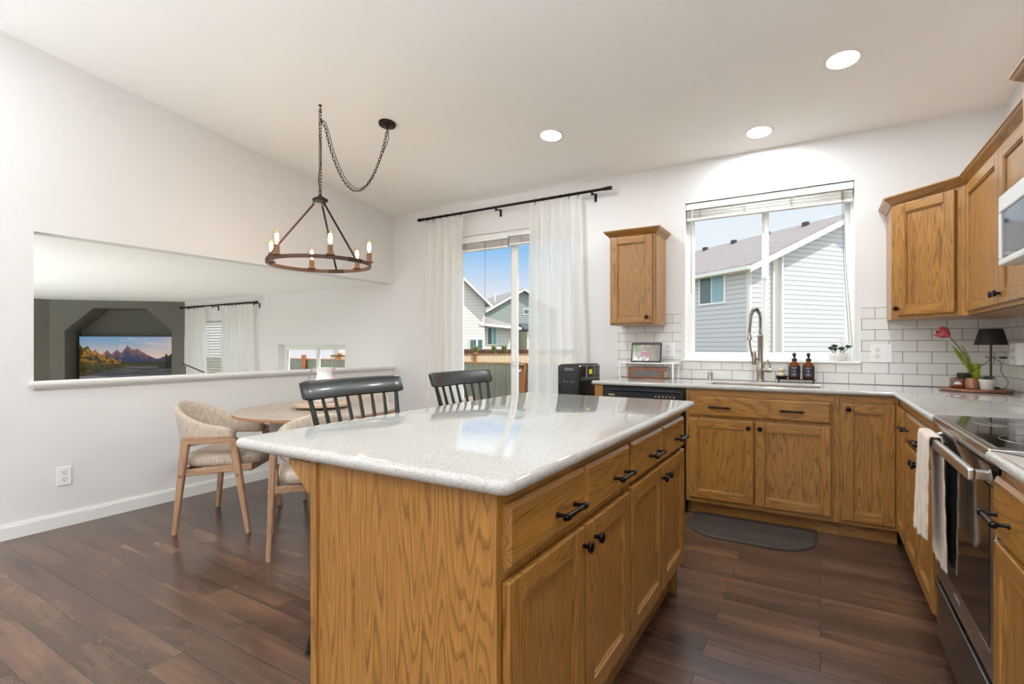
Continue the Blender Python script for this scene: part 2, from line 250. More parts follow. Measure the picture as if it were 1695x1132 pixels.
# ------------------------------------------------------------------ mesh builders
class MB:
    def __init__(s): s.bm = bmesh.new(); s.mi = 0
    def _fin(s, faces):
        for f in faces: f.material_index = s.mi
    def box(s, x0, x1, y0, y1, z0, z1, bev=0, seg=2, M=None):
        xs, ys, zs = sorted((x0, x1)), sorted((y0, y1)), sorted((z0, z1))
        v = [s.bm.verts.new((x, y, z)) for z in zs for y in ys for x in xs]
        F = [s.bm.faces.new([v[i] for i in q]) for q in ((0, 2, 3, 1), (4, 5, 7, 6), (0, 1, 5, 4), (2, 6, 7, 3), (0, 4, 6, 2), (1, 3, 7, 5))]
        s._fin(F)
        if bev:
            E = list({e for f in F for e in f.edges})
            r = bmesh.ops.bevel(s.bm, geom=E, offset=min(bev, .49*min(xs[1]-xs[0], ys[1]-ys[0], zs[1]-zs[0])), segments=seg, profile=.5, affect='EDGES')
            v = list({w for f in r['faces'] for w in f.verts}); s._fin(r['faces'])
            v = list(set(v))
        if M is not None: bmesh.ops.transform(s.bm, matrix=M, verts=v)
        return s
    def loft(s, rings, cap=True, closed=True, loop=False):
        R = [[s.bm.verts.new(p) for p in r] for r in rings]; F = []
        n = len(R[0]); nr = len(R)
        for i in range(nr if loop else nr-1):
            a, b = R[i], R[(i+1) % nr]
            for j in range(n if closed else n-1):
                k = (j+1) % n
                try: F.append(s.bm.faces.new((a[j], a[k], b[k], b[j])))
                except ValueError: pass
        if cap and not loop:
            for r in (list(reversed(R[0])), R[-1]):
                try: F.append(s.bm.faces.new(r))
                except ValueError: pass
        s._fin(F); return s
    def lathe(s, prof, c=(0, 0, 0), n=24, cap=True):
        return s.loft([[(c[0]+r*math.cos(2*PI*j/n), c[1]+r*math.sin(2*PI*j/n), c[2]+z) for j in range(n)] for r, z in prof], cap)
    def tube(s, pts, r, n=8, loop=False, cap=True, flat=None):
        P = [Vector(p) for p in pts]; m = len(P); rs = r if isinstance(r, (list, tuple)) else [r]*m; rings = []; up = None
        for i in range(m):
            a = P[(i-1) % m] if (loop or i > 0) else P[i]; b = P[(i+1) % m] if (loop or i < m-1) else P[i]
            d = (b-a)
            if d.length < 1e-9: d = Vector((0, 0, 1))
            d.normalize()
            if up is None:
                up = Vector((0, 0, 1)) if abs(d.z) < .9 else Vector((0, 1, 0))
            u = up - d*up.dot(d)
            if u.length < 1e-6: u = d.orthogonal()
            u.normalize(); up = u; w = d.cross(u)
            fx = flat or (1, 1)
            rings.append([P[i]+u*math.cos(2*PI*j/n)*rs[i]*fx[0]+w*math.sin(2*PI*j/n)*rs[i]*fx[1] for j in range(n)])
        return s.loft(rings, cap, loop=loop)
    def beam(s, a, b, wa, wb, ta=None, tb=None, side=(1, 0, 0), bev=.004):
        """tapered rectangular bar from a to b; w along `side`, t across it"""
        a, b = Vector(a), Vector(b); d = (b-a).normalized(); u = Vector(side); u = (u-d*u.dot(d)).normalized(); v = d.cross(u)
        ta = ta or wa; tb = tb or wb; rings = []
        for p, w, t in ((a, wa, ta), (b, wb, tb)):
            c = []
            for sx, sy in ((-1, -1), (1, -1), (1, 1), (-1, 1)):
                ex, ey = w/2, t/2
                c += [p+u*sx*(ex-bev)+v*sy*ey, p+u*sx*ex+v*sy*(ey-bev)] if sx*sy < 0 else [p+u*sx*ex+v*sy*(ey-bev), p+u*sx*(ex-bev)+v*sy*ey]
            rings.append(c)
        return s.loft(rings)
    def prism(s, poly, z0, z1, M=None, bev=0):
        A = [s.bm.verts.new((p[0], p[1], z0)) for p in poly]; B = [s.bm.verts.new((p[0], p[1], z1)) for p in poly]
        n = len(A); F = [s.bm.faces.new(list(reversed(A))), s.bm.faces.new(B)]
        for i in range(n): F.append(s.bm.faces.new((A[i], A[(i+1) % n], B[(i+1) % n], B[i])))
        s._fin(F); V = A+B
        if bev:
            r = bmesh.ops.bevel(s.bm, geom=list({e for f in F for e in f.edges}), offset=bev, segments=2, profile=.5, affect='EDGES'); s._fin(r['faces']); V = list({w for f in r['faces'] for w in f.verts})
        if M is not None: bmesh.ops.transform(s.bm, matrix=M, verts=V)
        return s
    def cells(s, xs, ys, occ, z0, z1, bev=0, seg=4):
        """slab from a grid of occupied cells (holes allowed), outer edges rounded"""
        T, B = {}, {}
        def g(D, i, j, z):
            if (i, j) not in D: D[i, j] = s.bm.verts.new((xs[i], ys[j], z))
            return D[i, j]
        nx, ny = len(xs)-1, len(ys)-1; o = lambda i, j: 0 <= i < nx and 0 <= j < ny and occ(i, j); F = []; side = []
        for i in range(nx):
            for j in range(ny):
                if not o(i, j): continue
                F.append(s.bm.faces.new((g(T, i, j, z1), g(T, i+1, j, z1), g(T, i+1, j+1, z1), g(T, i, j+1, z1))))
                F.append(s.bm.faces.new((g(B, i, j, z0), g(B, i, j+1, z0), g(B, i+1, j+1, z0), g(B, i+1, j, z0))))
                for (di, dj, a, b) in ((0, -1, (i, j), (i+1, j)), (1, 0, (i+1, j), (i+1, j+1)), (0, 1, (i+1, j+1), (i, j+1)), (-1, 0, (i, j+1), (i, j))):
                    if not o(i+di, j+dj):
                        f = s.bm.faces.new((g(B, *a, z0), g(B, *b, z0), g(T, *b, z1), g(T, *a, z1))); side.append(f); F.append(f)
        s._fin(F)
        if bev:
            s.bm.normal_update(); E = []
            for e in {e for f in side for e in f.edges}:
                if len(e.link_faces) == 2 and e.link_faces[0].normal.dot(e.link_faces[1].normal) < .5: E.append(e)
            r = bmesh.ops.bevel(s.bm, geom=E, offset=bev, segments=seg, profile=.5, affect='EDGES'); s._fin(r['faces'])
        return s
    def ball(s, c, r, sc=(1, 1, 1), u=12, v=8):
        return s.loft([[(c[0]+r*sc[0]*math.sin(PI*i/v)*math.cos(2*PI*j/u), c[1]+r*sc[1]*math.sin(PI*i/v)*math.sin(2*PI*j/u), c[2]-r*sc[2]*math.cos(PI*i/v)) for j in range(u)] for i in [.15]+list(range(1, v))+[v-.15]])
    def grid(s, fn, nu, nv):
        V = [[s.bm.verts.new(fn(i/nu, j/nv)) for j in range(nv+1)] for i in range(nu+1)]; F = []
        for i in range(nu):
            for j in range(nv): F.append(s.bm.faces.new((V[i][j], V[i+1][j], V[i+1][j+1], V[i][j+1])))
        s._fin(F); return s
def build(name, mb, mats, parent=None, smooth=False, shift=None, bevel=0):
    me = bpy.data.meshes.new(name)
    if shift is not None: bmesh.ops.translate(mb.bm, verts=mb.bm.verts, vec=-Vector(shift))
    bmesh.ops.recalc_face_normals(mb.bm, faces=mb.bm.faces)
    mb.bm.to_mesh(me); mb.bm.free()
    for m in (mats if isinstance(mats, (list, tuple)) else [mats]): me.materials.append(m)
    if smooth:
        for p in me.polygons: p.use_smooth = True
        if smooth != 2:
            try: me.set_sharp_from_angle(angle=math.radians(38))
            except Exception: pass
    o = bpy.data.objects.new(name, me); COL.objects.link(o)
    if parent is not None: o.parent = parent
    return o
def tag(o, label, cat, group=None, kind=None):
    o['label'] = label; o['category'] = cat
    if group: o['group'] = group
    if kind: o['kind'] = kind
    return o
def thing(name, label, cat, loc=(0, 0, 0), rz=0, group=None):
    o = bpy.data.objects.new(name, None); o.empty_display_size = .1; COL.objects.link(o); o.location = loc; o.rotation_euler = (0, 0, rz)
    return tag(o, label, cat, group)
def solo(name, mb, mats, label, cat, loc=(0, 0, 0), group=None, smooth=False, world=True):
    o = build(name, mb, mats, None, smooth, shift=loc if world else None); o.location = loc
    return tag(o, label, cat, group)
def struct(name, mb, mats, parent=None, smooth=False):
    o = build(name, mb, mats, parent, smooth)
    if parent is None: o['kind'] = 'structure'
    return o
def dup(o, parent=None):
    c = o.copy(); COL.objects.link(c)
    if parent is not None: c.parent = parent
    for ch in list(o.children): dup(ch, c)
    return c
def Rx(a): return Matrix.Rotation(a, 4, 'X')
def Ry(a): return Matrix.Rotation(a, 4, 'Y')
def Rz(a): return Matrix.Rotation(a, 4, 'Z')
def Tr(x, y, z): return Matrix.Translation((x, y, z))
def wall_holes(mb, axis, a0, a1, z0, z1, p0, p1, holes):
    """wall in plane axis ('x': runs along x, thickness p0..p1 in y) with rectangular holes (a,b,z,z)"""
    As = sorted({a0, a1, *[h[0] for h in holes], *[h[1] for h in holes]}); Zs = sorted({z0, z1, *[h[2] for h in holes], *[h[3] for h in holes]})
    mb2 = MB()
    def occ(i, j):
        ca, cz = (As[i]+As[i+1])/2, (Zs[j]+Zs[j+1])/2
        return not any(h[0] < ca < h[1] and h[2] < cz < h[3] for h in holes)
    mb2.cells(As, Zs, occ, p0, p1)
    for v in mb2.bm.verts:
        a, z, p = v.co; v.co = (a, p, z) if axis == 'x' else (p, a, z)
    return mb2

# ================================================================== SETTING
XL, XR, YB, YF = -4.24, .995, 4.33, -3.6
# back wall: kitchen + living room
struct('wall_back', wall_holes(None, 'x', -8.905, 1.12, -.6, 2.86, YB, YB+.16, [(-3.40, -1.88, .0, 2.34), (-.961, .212, 1.056, 2.364), (-6.42, -5.06, .35, 1.205), (-8.6, -7.05, .1, 1.62)]), WALLC)
lw = MB(); Z1 = 3.9
lw = wall_holes(None, 'y', YF-.1, YB+.01, -.6, Z1, XL-.12, XL, [(1.172, YB+.01, .91, 1.905)])
struct('wall_left', lw, WALLC)
struct('wall_right', MB().box(XR, XR+.12, YF-.1, YB+.16, -.1, 3.9), WALLC)
struct('wall_front', wall_holes(None, 'x', XL-.12, XR+.12, -.1, 3.9, YF-.14, YF, [(-3.7, -.1, .5, 2.7)]), WALLC)
c = MB(); c.loft([[(XL-.12, YF-.14, ceil_z(YF-.14)), (XR+.12, YF-.14, ceil_z(YF-.14)), (XR+.12, YF-.14, ceil_z(YF-.14)+.15), (XL-.12, YF-.14, ceil_z(YF-.14)+.15)],
                 [(XL-.12, YB+.16, ceil_z(YB+.16)), (XR+.12, YB+.16, ceil_z(YB+.16)), (XR+.12, YB+.16, ceil_z(YB+.16)+.15), (XL-.12, YB+.16, ceil_z(YB+.16)+.15)]])
struct('ceiling', c, CEILC)
struct('floor', MB().box(XL-.12, XR+.12, YF-.14, YB+.16, -.1, 0), FLOOR)
b = MB(); b.box(XL, XL+.014, YF, YB, 0, .078); b.box(XL, XL+.009, YF, YB, .078, .09)
struct('baseboard_left', b, TRIM)
b = MB(); b.box(XL, -3.56, YB-.014, YB, 0, .078); b.box(XL, -3.56, YB-.009, YB, .078, .09); b.box(-1.72, -1.54, YB-.014, YB, 0, .09)
struct('baseboard_back', b, TRIM)
# cap on the half wall: sill board over a cove moulding
s = MB(); s.box(XL-.14, XL+.035, 1.150, YB, .932, .953, .004)
poly = [(0, 0), (.008, 0), (.014, .008), (.022, .014), (.03, .024), (.03, .03), (0, .03)]
s.loft([[(XL+px_, yy, .902+pz_) for px_, pz_ in poly] for yy in (1.165, YB)])
struct('trim_1', s, TRIM, smooth=False)

# living room shell (sunken)
LZ = -.6; D0 = Vector((-8.9, YB, 0)); DE = Vector((-1, -1, 0)).normalized(); DN = Vector((1, -1, 0)).normalized()
struct('floor_living', MB().box(-11.2, XL-.12, -1.7, YB, LZ-.1, LZ), mat('tan_carpet', (214, 206, 194), .95, bump=.5, bscale=300))
struct('ceiling_living', MB().box(-11.2, XL-.12, -1.7, YB, 1.905, 2.05), CEILC)
DEND = 1.867
w = MB()
def dpt(sv, dep, z): p = D0+DE*sv-DN*dep; return (p.x, p.y, z)
nich = [(.192, LZ), (.192, 1.426), (.563, 1.785), (1.28, 1.785), (1.668, 1.426), (1.668, LZ)]
def quad(mb, pts):
    f = mb.bm.faces.new([mb.bm.verts.new(p) for p in pts]); f.material_index = mb.mi
ZT = 1.905
for a, bb in ((0, .192), (1.668, DEND)): quad(w, [dpt(a, 0, LZ), dpt(bb, 0, LZ), dpt(bb, 0, ZT), dpt(a, 0, ZT)])
quad(w, [dpt(.192, 0, 1.426), dpt(.563, 0, 1.785), dpt(.563, 0, ZT), dpt(.192, 0, ZT)])
quad(w, [dpt(.563, 0, 1.785), dpt(1.28, 0, 1.785), dpt(1.28, 0, ZT), dpt(.563, 0, ZT)])
quad(w, [dpt(1.28, 0, 1.785), dpt(1.668, 0, 1.426), dpt(1.668, 0, ZT), dpt(1.28, 0, ZT)])
ND = .45
for i in range(5):
    (a, za), (bb, zb) = nich[i], nich[i+1]
    quad(w, [dpt(a, 0, za), dpt(bb, 0, zb), dpt(bb, ND, zb), dpt(a, ND, za)])
quad(w, [dpt(s_, ND, z_) for s_, z_ in nich])
struct('wall_far', w, GREEN)
pe = D0+DE*DEND
struct('wall_far_side', MB().box(pe.x-.1, pe.x, -1.7, pe.y, LZ, 1.905), GREEN)
struct('wall_living_front', wall_holes(None, 'x', -11.2, XL-.12, LZ, 1.905, -1.8, -1.7, [(-9.2, -6.0, -.3, 1.7)]), WALLC)

# ------------------------------------------------------------------ windows
def window(name, x0, x1, z0, z1, mull, sill=True, y=YB, fr=.045, dep=.07, depth_in=.085, ms=.018):
    yf = y+depth_in
    rev = MB()
    # painted returns
    rev.box(x0, x0+.006, y-.001, yf, z0, z1); rev.box(x1-.006, x1, y-.001, yf, z0, z1); rev.box(x0, x1, y-.001, yf, z1-.006, z1)
    root = struct(name, rev, TRIM)
    f = MB(); f.box(x0, x0+fr, yf, yf+dep, z0, z1, .004); f.box(x1-fr, x1, yf, yf+dep, z0, z1, .004); f.box(x0+fr, x1-fr, yf, yf+dep, z0, z0+fr, .004); f.box(x0+fr, x1-fr, yf, yf+dep, z1-fr, z1, .004)
    build('window_frame', f, VINYL, root)
    for k, (a, bb) in enumerate(((x0+fr, mull+ms), (mull-ms, x1-fr))):
        yy = yf+(.008 if k == 0 else .034); w_ = .03
        q = MB(); q.box(a, a+w_, yy, yy+.024, z0+fr, z1-fr, .003); q.box(bb-w_, bb, yy, yy+.024, z0+fr, z1-fr, .003); q.box(a+w_, bb-w_, yy, yy+.024, z0+fr, z0+fr+w_, .003); q.box(a+w_, bb-w_, yy, yy+.024, z1-fr-w_, z1-fr, .003)
        sa = build('window_sash', q, VINYL, root)
        build('glass_pane', MB().box(a+w_-.003, bb-w_+.003, yy+.009, yy+.013, z0+fr+w_-.003, z1-fr-w_+.003), GLASS, sa)
    if sill:
        q = MB(); q.box(x0-.02, x1+.03, y-.022, yf, z0-.016, z0, .005); build('window_sill', q, TRIM, root)
    return root
w1 = window('window_1', -.961, .212, 1.072, 2.364, -.37, fr=.03, ms=.026)
build('window_latch', MB().box(-.385, -.362, 4.385, 4.42, 1.70, 1.76, .004).box(-.379, -.368, 4.378, 4.39, 1.715, 1.735, .003), WHITEP, w1)
window('window_2', -6.42, -5.06, .35, 1.205, -5.72)
window('window_3', -8.6, -7.05, .1, 1.62, -7.8)
window('fill_window_rear', -3.7, -.1, .5, 2.7, -1.9, y=YF-.14, depth_in=.03, fr=.06, sill=False)  # unseen window added behind the camera to let in more daylight
window('fill_window_living', -9.2, -6.0, -.3, 1.7, -7.7, y=-1.8, depth_in=.02, sill=False)  # added out of view to brighten the living room

# sliding door
dr = MB(); dr.box(-3.40, -3.35, YB+.03, YB+.15, 0, 2.34, .004); dr.box(-1.93, -1.88, YB+.03, YB+.15, 0, 2.34, .004); dr.box(-3.35, -1.93, YB+.03, YB+.15, 2.29, 2.34, .004); dr.box(-3.35, -1.93, YB+.03, YB+.15, 0, .03)
door = struct('door_1', dr, VINYL)
for k, (a, bb) in enumerate(((-3.35, -2.60), (-2.70, -1.93))):
    yy = YB+(.05 if k == 0 else .095); w_ = .065
    q = MB(); q.box(a, a+w_, yy, yy+.035, .03, 2.29, .004); q.box(bb-w_, bb, yy, yy+.035, .03, 2.29, .004); q.box(a+w_, bb-w_, yy, yy+.035, .03, .12, .004); q.box(a+w_, bb-w_, yy, yy+.035, 2.22, 2.29, .004)
    p_ = build('door_panel', q, VINYL, door)
    build('glass_pane', MB().box(a+w_-.003, bb-w_+.003, yy+.014, yy+.02, .117, 2.223), GLASS, p_)
    if k == 0: build('door_latch', MB().box(-2.652, -2.63, yy-.03, yy, 1.02, 1.16, .006).box(-2.655, -2.622, yy-.008, yy, .98, 1.2, .004), WHITEP, p_)

# ------------------------------------------------------------------ blinds (raised)
def raised_blind(label, x0, x1, zt, zb, y, ladders, cords=None, wand=None, group=None, hr=.05):
    t = thing('window_blind', label, 'blind', ((x0+x1)/2, y, zb), group=group); sh = t.location
    build('headrail', MB().box(x0, x1, y-.035, y+.03, zt-hr, zt, .004), WHITEP, t, shift=sh)
    n = max(3, int((zt-hr-zb-.02)/.0075)); st = MB()
    for i in range(n):
        z = zb+.022+i*(zt-hr-zb-.024)/n; dy = .002*math.sin(i*2.1)
        st.box(x0+.008, x1-.008, y-.026+dy, y+.024+dy, z, z+.0035)
    build('slat_stack', st, mat('blind_slat', (226, 222, 215), .5), t, shift=sh)
    build('bottom_rail', MB().box(x0+.006, x1-.006, y-.028, y+.026, zb, zb+.018, .004), WHITEP, t, shift=sh)
    for lx in ladders:
        m_ = MB()
        for i in range(7):
            z = zb+.015+i*(zt-hr-zb-.02)/7
            m_.tube([(lx-.008, y-.031, z), (lx+.01+.004*math.sin(i*3), y-.036, z+.008), (lx+.002, y-.032, z+.018)], .0016, 5)
        build('ladder_cord', m_, mat('blind_cord', (176, 168, 158), .7), t, shift=sh)
    if wand: build('tilt_wand', MB().tube([(wand[0], y-.04, zt-hr+.01), (wand[0]-.006, y-.041, (zt+wand[1])/2), (wand[0]-.008, y-.04, wand[1])], .004, 6), mat('clear_wand', (206, 200, 190), .3), t, shift=sh)
    for (cx, cx2, z) in (cords or []): build('pull_cord', MB().tube([(cx, y-.037, zt-hr), (cx+.3*(cx2-cx), y-.038, (zt+z)/2), (cx2, y-.037, z)], .0016, 5), mat('grey_cord', (96, 92, 90), .7), t, shift=sh)
    return t
raised_blind('wide white blind raised above the kitchen sink window', -.952, .203, 2.352, 2.215, YB+.045, [-.84, -.51, -.19, .13], cords=[(.13, .175, 1.20), (.138, .195, 1.17)], wand=(-.90, 1.61))
raised_blind('raised white blind over the left pane of the sliding door', -3.38, -2.66, 2.285, 2.17, YB+.0, [-3.2, -2.93, -2.73], cords=[(-2.93, -2.93, 1.3)], group=None, hr=.03)
raised_blind('raised white blind over the right pane of the sliding door', -2.65, -1.90, 2.30, 2.185, YB+.0, [-2.5, -2.0], hr=.03)
# lowered slat blind in living room
t = thing('window_blind', 'lowered white slat blind glowing between the sheer living room curtains', 'blind', (-7.82, YB+.045, .1)); sh = t.location
build('headrail', MB().box(-8.59, -7.06, YB+.01, YB+.075, 1.575, 1.615, .004), WHITEP, t, shift=sh)
m_ = MB(); z = .14
while z < 1.56:
    m_.box(-8.585, -7.065, -.025, .025, -.0015, .0015, M=Tr(0, YB+.043, z) @ Rx(.4)); z += .043
bs = mat_sheer('blind_translucent', (248, 247, 243), 0.0, .6)
build('slats', m_, bs, t, shift=sh)
build('bottom_rail', MB().box(-8.585, -7.065, YB+.02, YB+.066, .104, .122, .004), WHITEP, t, shift=sh)

# ------------------------------------------------------------------ curtains and rods
def hang(label, x0, x1, y, zt, zb, m_, folds, amp=.035, flare=0, seed=0, header=.09, group=None, gather=0):
    rnd = random.Random(seed); ph = [rnd.uniform(0, 6.28) for _ in range(6)]
    def fn(u, v):
        z = zt+(zb-zt)*v; k = max(0, min(1, (v*(zt-zb)-.02)/.5))
        xx = x0+(x1-x0)*u+flare*v*(u-.2)
        uu = u+.018*math.sin(9*u+ph[0])+.010*math.sin(21*u+ph[1]+v)
        f = math.sin(2*PI*folds*uu+ph[2]); a = amp*(.45+.55*k)
        y_ = y-a*(f*abs(f)**.15)-.012*k*math.sin(3.3*PI*u+ph[3]+v*1.5)
        if v*(zt-zb) < header: y_ = y-amp*.55*math.copysign(abs(f)**.5, f)
        return (xx+.006*math.cos(2*PI*folds*uu+ph[2])*k, y_, z)
    t = thing('curtain', label, 'curtain', ((x0+x1)/2, y, zb), group=group)
    build('curtain_cloth', MB().grid(fn, int(folds*16), 36), m_, t, smooth=2, shift=t.location)
    n = int(folds)+1
    for i in range(n):
        x = x0+(x1-x0)*(i+.5)/n
        pts = [(x, y+math.cos(a)*.017, zt+.022+math.sin(a)*.017) for a in [2*PI*k/10 for k in range(10)]]
        rg = MB(); rg.tube(pts, .003, 6, loop=True); rg.tube([(x, y, zt+.006), (x, y, zt-.02)], .002, 5); build('curtain_ring', rg, BRONZE, t, smooth=True, shift=t.location)
    return t
YR = 4.235
hang('white pinch-pleated linen curtain left of the sliding door', -3.70, -3.15, YR, 2.537, .02, SHEER, 5, .042, .03, 3)
hang('white pinch-pleated linen curtain right of the sliding door', -2.36, -1.83, YR, 2.537, .02, SHEER, 5, .044, .10, 8)
def rod(label, x0, x1, y, z, brk, r=.012, fin=.02, name='curtain_rod'):
    t = thing(name, label, 'curtain rod', ((x0+x1)/2, y, z-.05)); sh = t.location
    build('rod', MB().tube([(x0, y, z), (x1, y, z)], r, 12), BRONZE, t, True, sh)
    for x, d in ((x0, -1), (x1, 1)):
        m_ = MB(); m_.tube([(x-d*.03, y, z), (x+d*.0, y, z), (x+d*.005, y, z), (x+d*.045, y, z)], [r*1.25, r*1.25, fin*.95, fin*.95], 14); build('finial', m_, BRONZE, t, True, sh)
    for x in brk:
        m_ = MB(); m_.box(x-.008, x+.008, y, YB-.002, z-.022, z-.012, .002); m_.box(x-.012, x+.012, YB-.008, YB-.001, z-.075, z+.0, .003); m_.tube([(x, y, z-.04), (x, y, z-.012)], .008, 8)
        m_.box(x-.01, x+.01, y-.014, y+.014, z-.017, z-.0125, .001); build('bracket', m_, BRONZE, t, True, sh)
rod('long dark bronze curtain rod above the sliding door', -3.73, -1.60, YR, 2.562, [-3.62, -2.76, -1.74], .0125, .018)
rod('short dark curtain rod in the living room', -8.78, -6.80, 4.235, 1.80, [-8.6, -7.9, -6.84], .012, .02)
hang('sheer white curtain beside the olive green wall', -8.70, -8.12, 4.235, 1.775, -.55, SHEER2, 6, .025, 0, 5, header=.03)
hang('sheer white curtain right of the living room blind', -7.60, -6.88, 4.235, 1.775, -.55, SHEER2, 7, .025, 0.1, 6, header=.03)

# ------------------------------------------------------------------ cabinets
def door_mesh(x0, x1, z0, z1, th=.02, st=.057):
    """frame-and-panel door in the local xz plane, front at y=-th"""
    m_ = MB(); m_.mi = 0
    m_.box(x0, x0+st, -th, 0, z0, z1, .004); m_.box(x1-st, x1, -th, 0, z0, z1, .004)
    m_.mi = 1; m_.box(x0+st, x1-st, -th, 0, z0, z0+st, .004); m_.box(x0+st, x1-st, -th, 0, z1-st, z1, .004)
    m_.mi = 0; m_.box(x0+st-.002, x1-st+.002, -th+.0115, -.002, z0+st-.002, z1-st+.002)
    # inner bead around the panel
    b_ = .006
    m_.box(x0+st, x0+st+b_, -th+.004, -.004, z0+st, z1-st, .002); m_.box(x1-st-b_, x1-st, -th+.004, -.004, z0+st, z1-st, .002)
    m_.mi = 1; m_.box(x0+st, x1-st, -th+.004, -.004, z0+st, z0+st+b_, .002); m_.box(x0+st, x1-st, -th+.004, -.004, z1-st-b_, z1-st, .002)
    return m_
def drawer_mesh(x0, x1, z0, z1, th=.02):
    m_ = MB(); e = .011
    m_.loft([[(x0, 0, z0), (x1, 0, z0), (x1, 0, z1), (x0, 0, z1)], [(x0, -th+.008, z0), (x1, -th+.008, z0), (x1, -th+.008, z1), (x0, -th+.008, z1)],
             [(x0+e, -th, z0+e), (x1-e, -th, z0+e), (x1-e, -th, z1-e), (x0+e, -th, z1-e)]])
    return m_
def knob_mesh(x, z, y=-.02):
    prof = [(.006, 0), (.0055, .012), (.006, .014), (.013, .017), (.0155, .022), (.014, .027), (.006, .0295)]
    m_ = MB(); n = 16
    m_.loft([[(x+r*math.cos(2*PI*j/n), y-d, z+r*math.sin(2*PI*j/n)) for j in range(n)] for r, d in prof]); return m_
def pull_mesh(x, z, L=.115, y=-.02):
    m_ = MB(); m_.tube([(x-L/2-.012, y-.03, z), (x-L/2-.008, y-.03, z), (x+L/2+.008, y-.03, z), (x+L/2+.012, y-.03, z)], [.005, .0065, .0065, .005], 12)
    for d in (-1, 1):
        m_.tube([(x+d*L/2*.86, y, z), (x+d*L/2*.86, y-.008, z), (x+d*L/2*.86, y-.03, z)], [.0075, .005, .005], 10)
        m_.tube([(x+d*L/2*.86-.006, y-.03, z), (x+d*L/2*.86+.006, y-.03, z)], .0085, 12)
    return m_
def cabinet(label, loc, rz, Wd, D, z0, z1, fronts, toe=None, extra=None, cat='cabinet', name='base_cabinet', group=None, ends=''):
    t = thing(name, label, cat, loc, rz, group)
    m_ = MB(); m_.box(0, Wd, .004, D, z0, z1); build('cabinet_body', m_, OAKV, t)
    # face frame
    ff = MB(); ff.mi = 0; ff.box(0, .03, 0, .018, z0, z1, .001); ff.box(Wd-.03, Wd, 0, .018, z0, z1, .001)
    ff.mi = 1; ff.box(.03, Wd-.03, .0004, .018, z1-.045, z1); ff.box(.03, Wd-.03, .0004, .018, z0, z0+.03)
    build('face_frame', ff, [OAKV, OAKH], t)
    if toe: build('toe_kick', MB().box(toe[1] if len(toe) > 1 else 0, toe[2] if len(toe) > 2 else Wd, toe[0], toe[0]+.018, 0, z0), OAKH, t); build('back_panel', MB().box(0, Wd, D-.02, D, 0, z0), OAKH, t)
    for f in fronts:
        k, x0, x1, za, zb, hw = f
        if k == 'door': o = build('door', door_mesh(x0, x1, za, zb), [OAKV, OAKH], t)
        else: o = build('drawer_front', drawer_mesh(x0, x1, za, zb), OAKH, t)
        for h in hw:
            if h[0] == 'knob': build('knob', knob_mesh(h[1], h[2]), BRONZE, o, True)
            else: build('handle', pull_mesh(h[1], h[2]), BRONZE, o, True)
    return t
H0 = .882
# island: two units facing +x (local x runs toward +y)
IX, IY = -.565, .876
ia = cabinet('near oak island cabinet with two drawers above two doors', (IX, IY, 0), PI/2, .797, .574, .17, H0,
    [('drawer', .012, .408, .716, .852, [('pull', .282, .772)]), ('drawer', .417, .785, .716, .852, [('pull', .682, .772)]),
     ('door', .012, .404, .185, .692, [('knob', .392, .643)]), ('door', .417, .785, .185, .692, [('knob', .472, .643)])], toe=(.06, .02), name='island_cabinet')
ep = MB(); ep.box(-.006, 0, 0, .56, 0, H0); ep.box(-.012, .012, .555, .579, 0, H0, .002); build('end_panel', ep, OAKV, ia)
co = MB(); co.prism([(.579, .795), (.579, .875), (.668, .875), (.668, .862), (.60, .806), (.592, .795)], -.012, .012, M=Matrix(((0, 0, 1, 0), (1, 0, 0, 0), (0, 1, 0, 0), (0, 0, 0, 1)))); build('corbel', co, OAKV, ia)
ib = cabinet('far oak island cabinet with two drawers above two doors', (IX, 1.676, 0), PI/2, .797, .574, .17, H0,
    [('drawer', .012, .404, .716, .852, [('pull', .262, .772)]), ('drawer', .414, .782, .716, .852, [('pull', .655, .772)]),
     ('door', .012, .404, .185, .70, [('knob', .378, .652)]), ('door', .414, .782, .185, .70, [('knob', .452, .652)])], toe=(.06, 0, .78), name='island_cabinet')
ep = MB(); ep.box(.797, .803, .02, .56, .0, H0); build('end_panel', ep, OAKV, ib)
ct = MB(); ct.cells([-1.452, -.522], [.842, 2.56], lambda i, j: True, H0, .914, .0155, 5)
def rounded_slab(x0, x1, y0, y1, z0, z1, rc, rb, n=6):
    rings = []
    for k in range(n+1):
        a = PI*k/n - PI/2; ins = rb*(1-math.cos(a)); z = (z0+z1)/2+math.sin(a)*(z1-z0)/2
        ring = []
        for cx, cy, a0 in ((x1-rc, y1-rc, 0), (x0+rc, y1-rc, PI/2), (x0+rc, y0+rc, PI), (x1-rc, y0+rc, 1.5*PI)):
            for q in range(6):
                an = a0+q*PI/2/5; ring.append((cx+(rc-ins)*math.cos(an), cy+(rc-ins)*math.sin(an), z))
        rings.append(ring)
    m_ = MB(); m_.loft(rings); return m_
ct.bm.free()
solo('island_countertop', rounded_slab(-1.462, -.518, .838, 2.575, H0+.0005, .914, .03, .014, 8), QUARTZ, 'white speckled quartz countertop on the oak island', 'countertop', (-.99, 1.70, H0), smooth=True)

# sink run
FY = 3.71
cabinet('oak sink base cabinet with a wide false drawer and two doors', (-.812, FY, 0), 0, .915, .6, .095, H0,
    [('drawer', .024, .869, .70, .835, [('pull', .226, .764), ('pull', .657, .766)]), ('door', .024, .434, .128, .678, [('knob', .405, .638)]), ('door', .446, .869, .128, .678, [('knob', .474, .638)])], toe=(.07,))
cc = cabinet('oak corner base cabinet with one tall door', (.104, FY, 0), 0, .287, .6, .095, H0, [('door', .011, .271, .122, .831, [('knob', .040, .80)])], toe=(.07,))
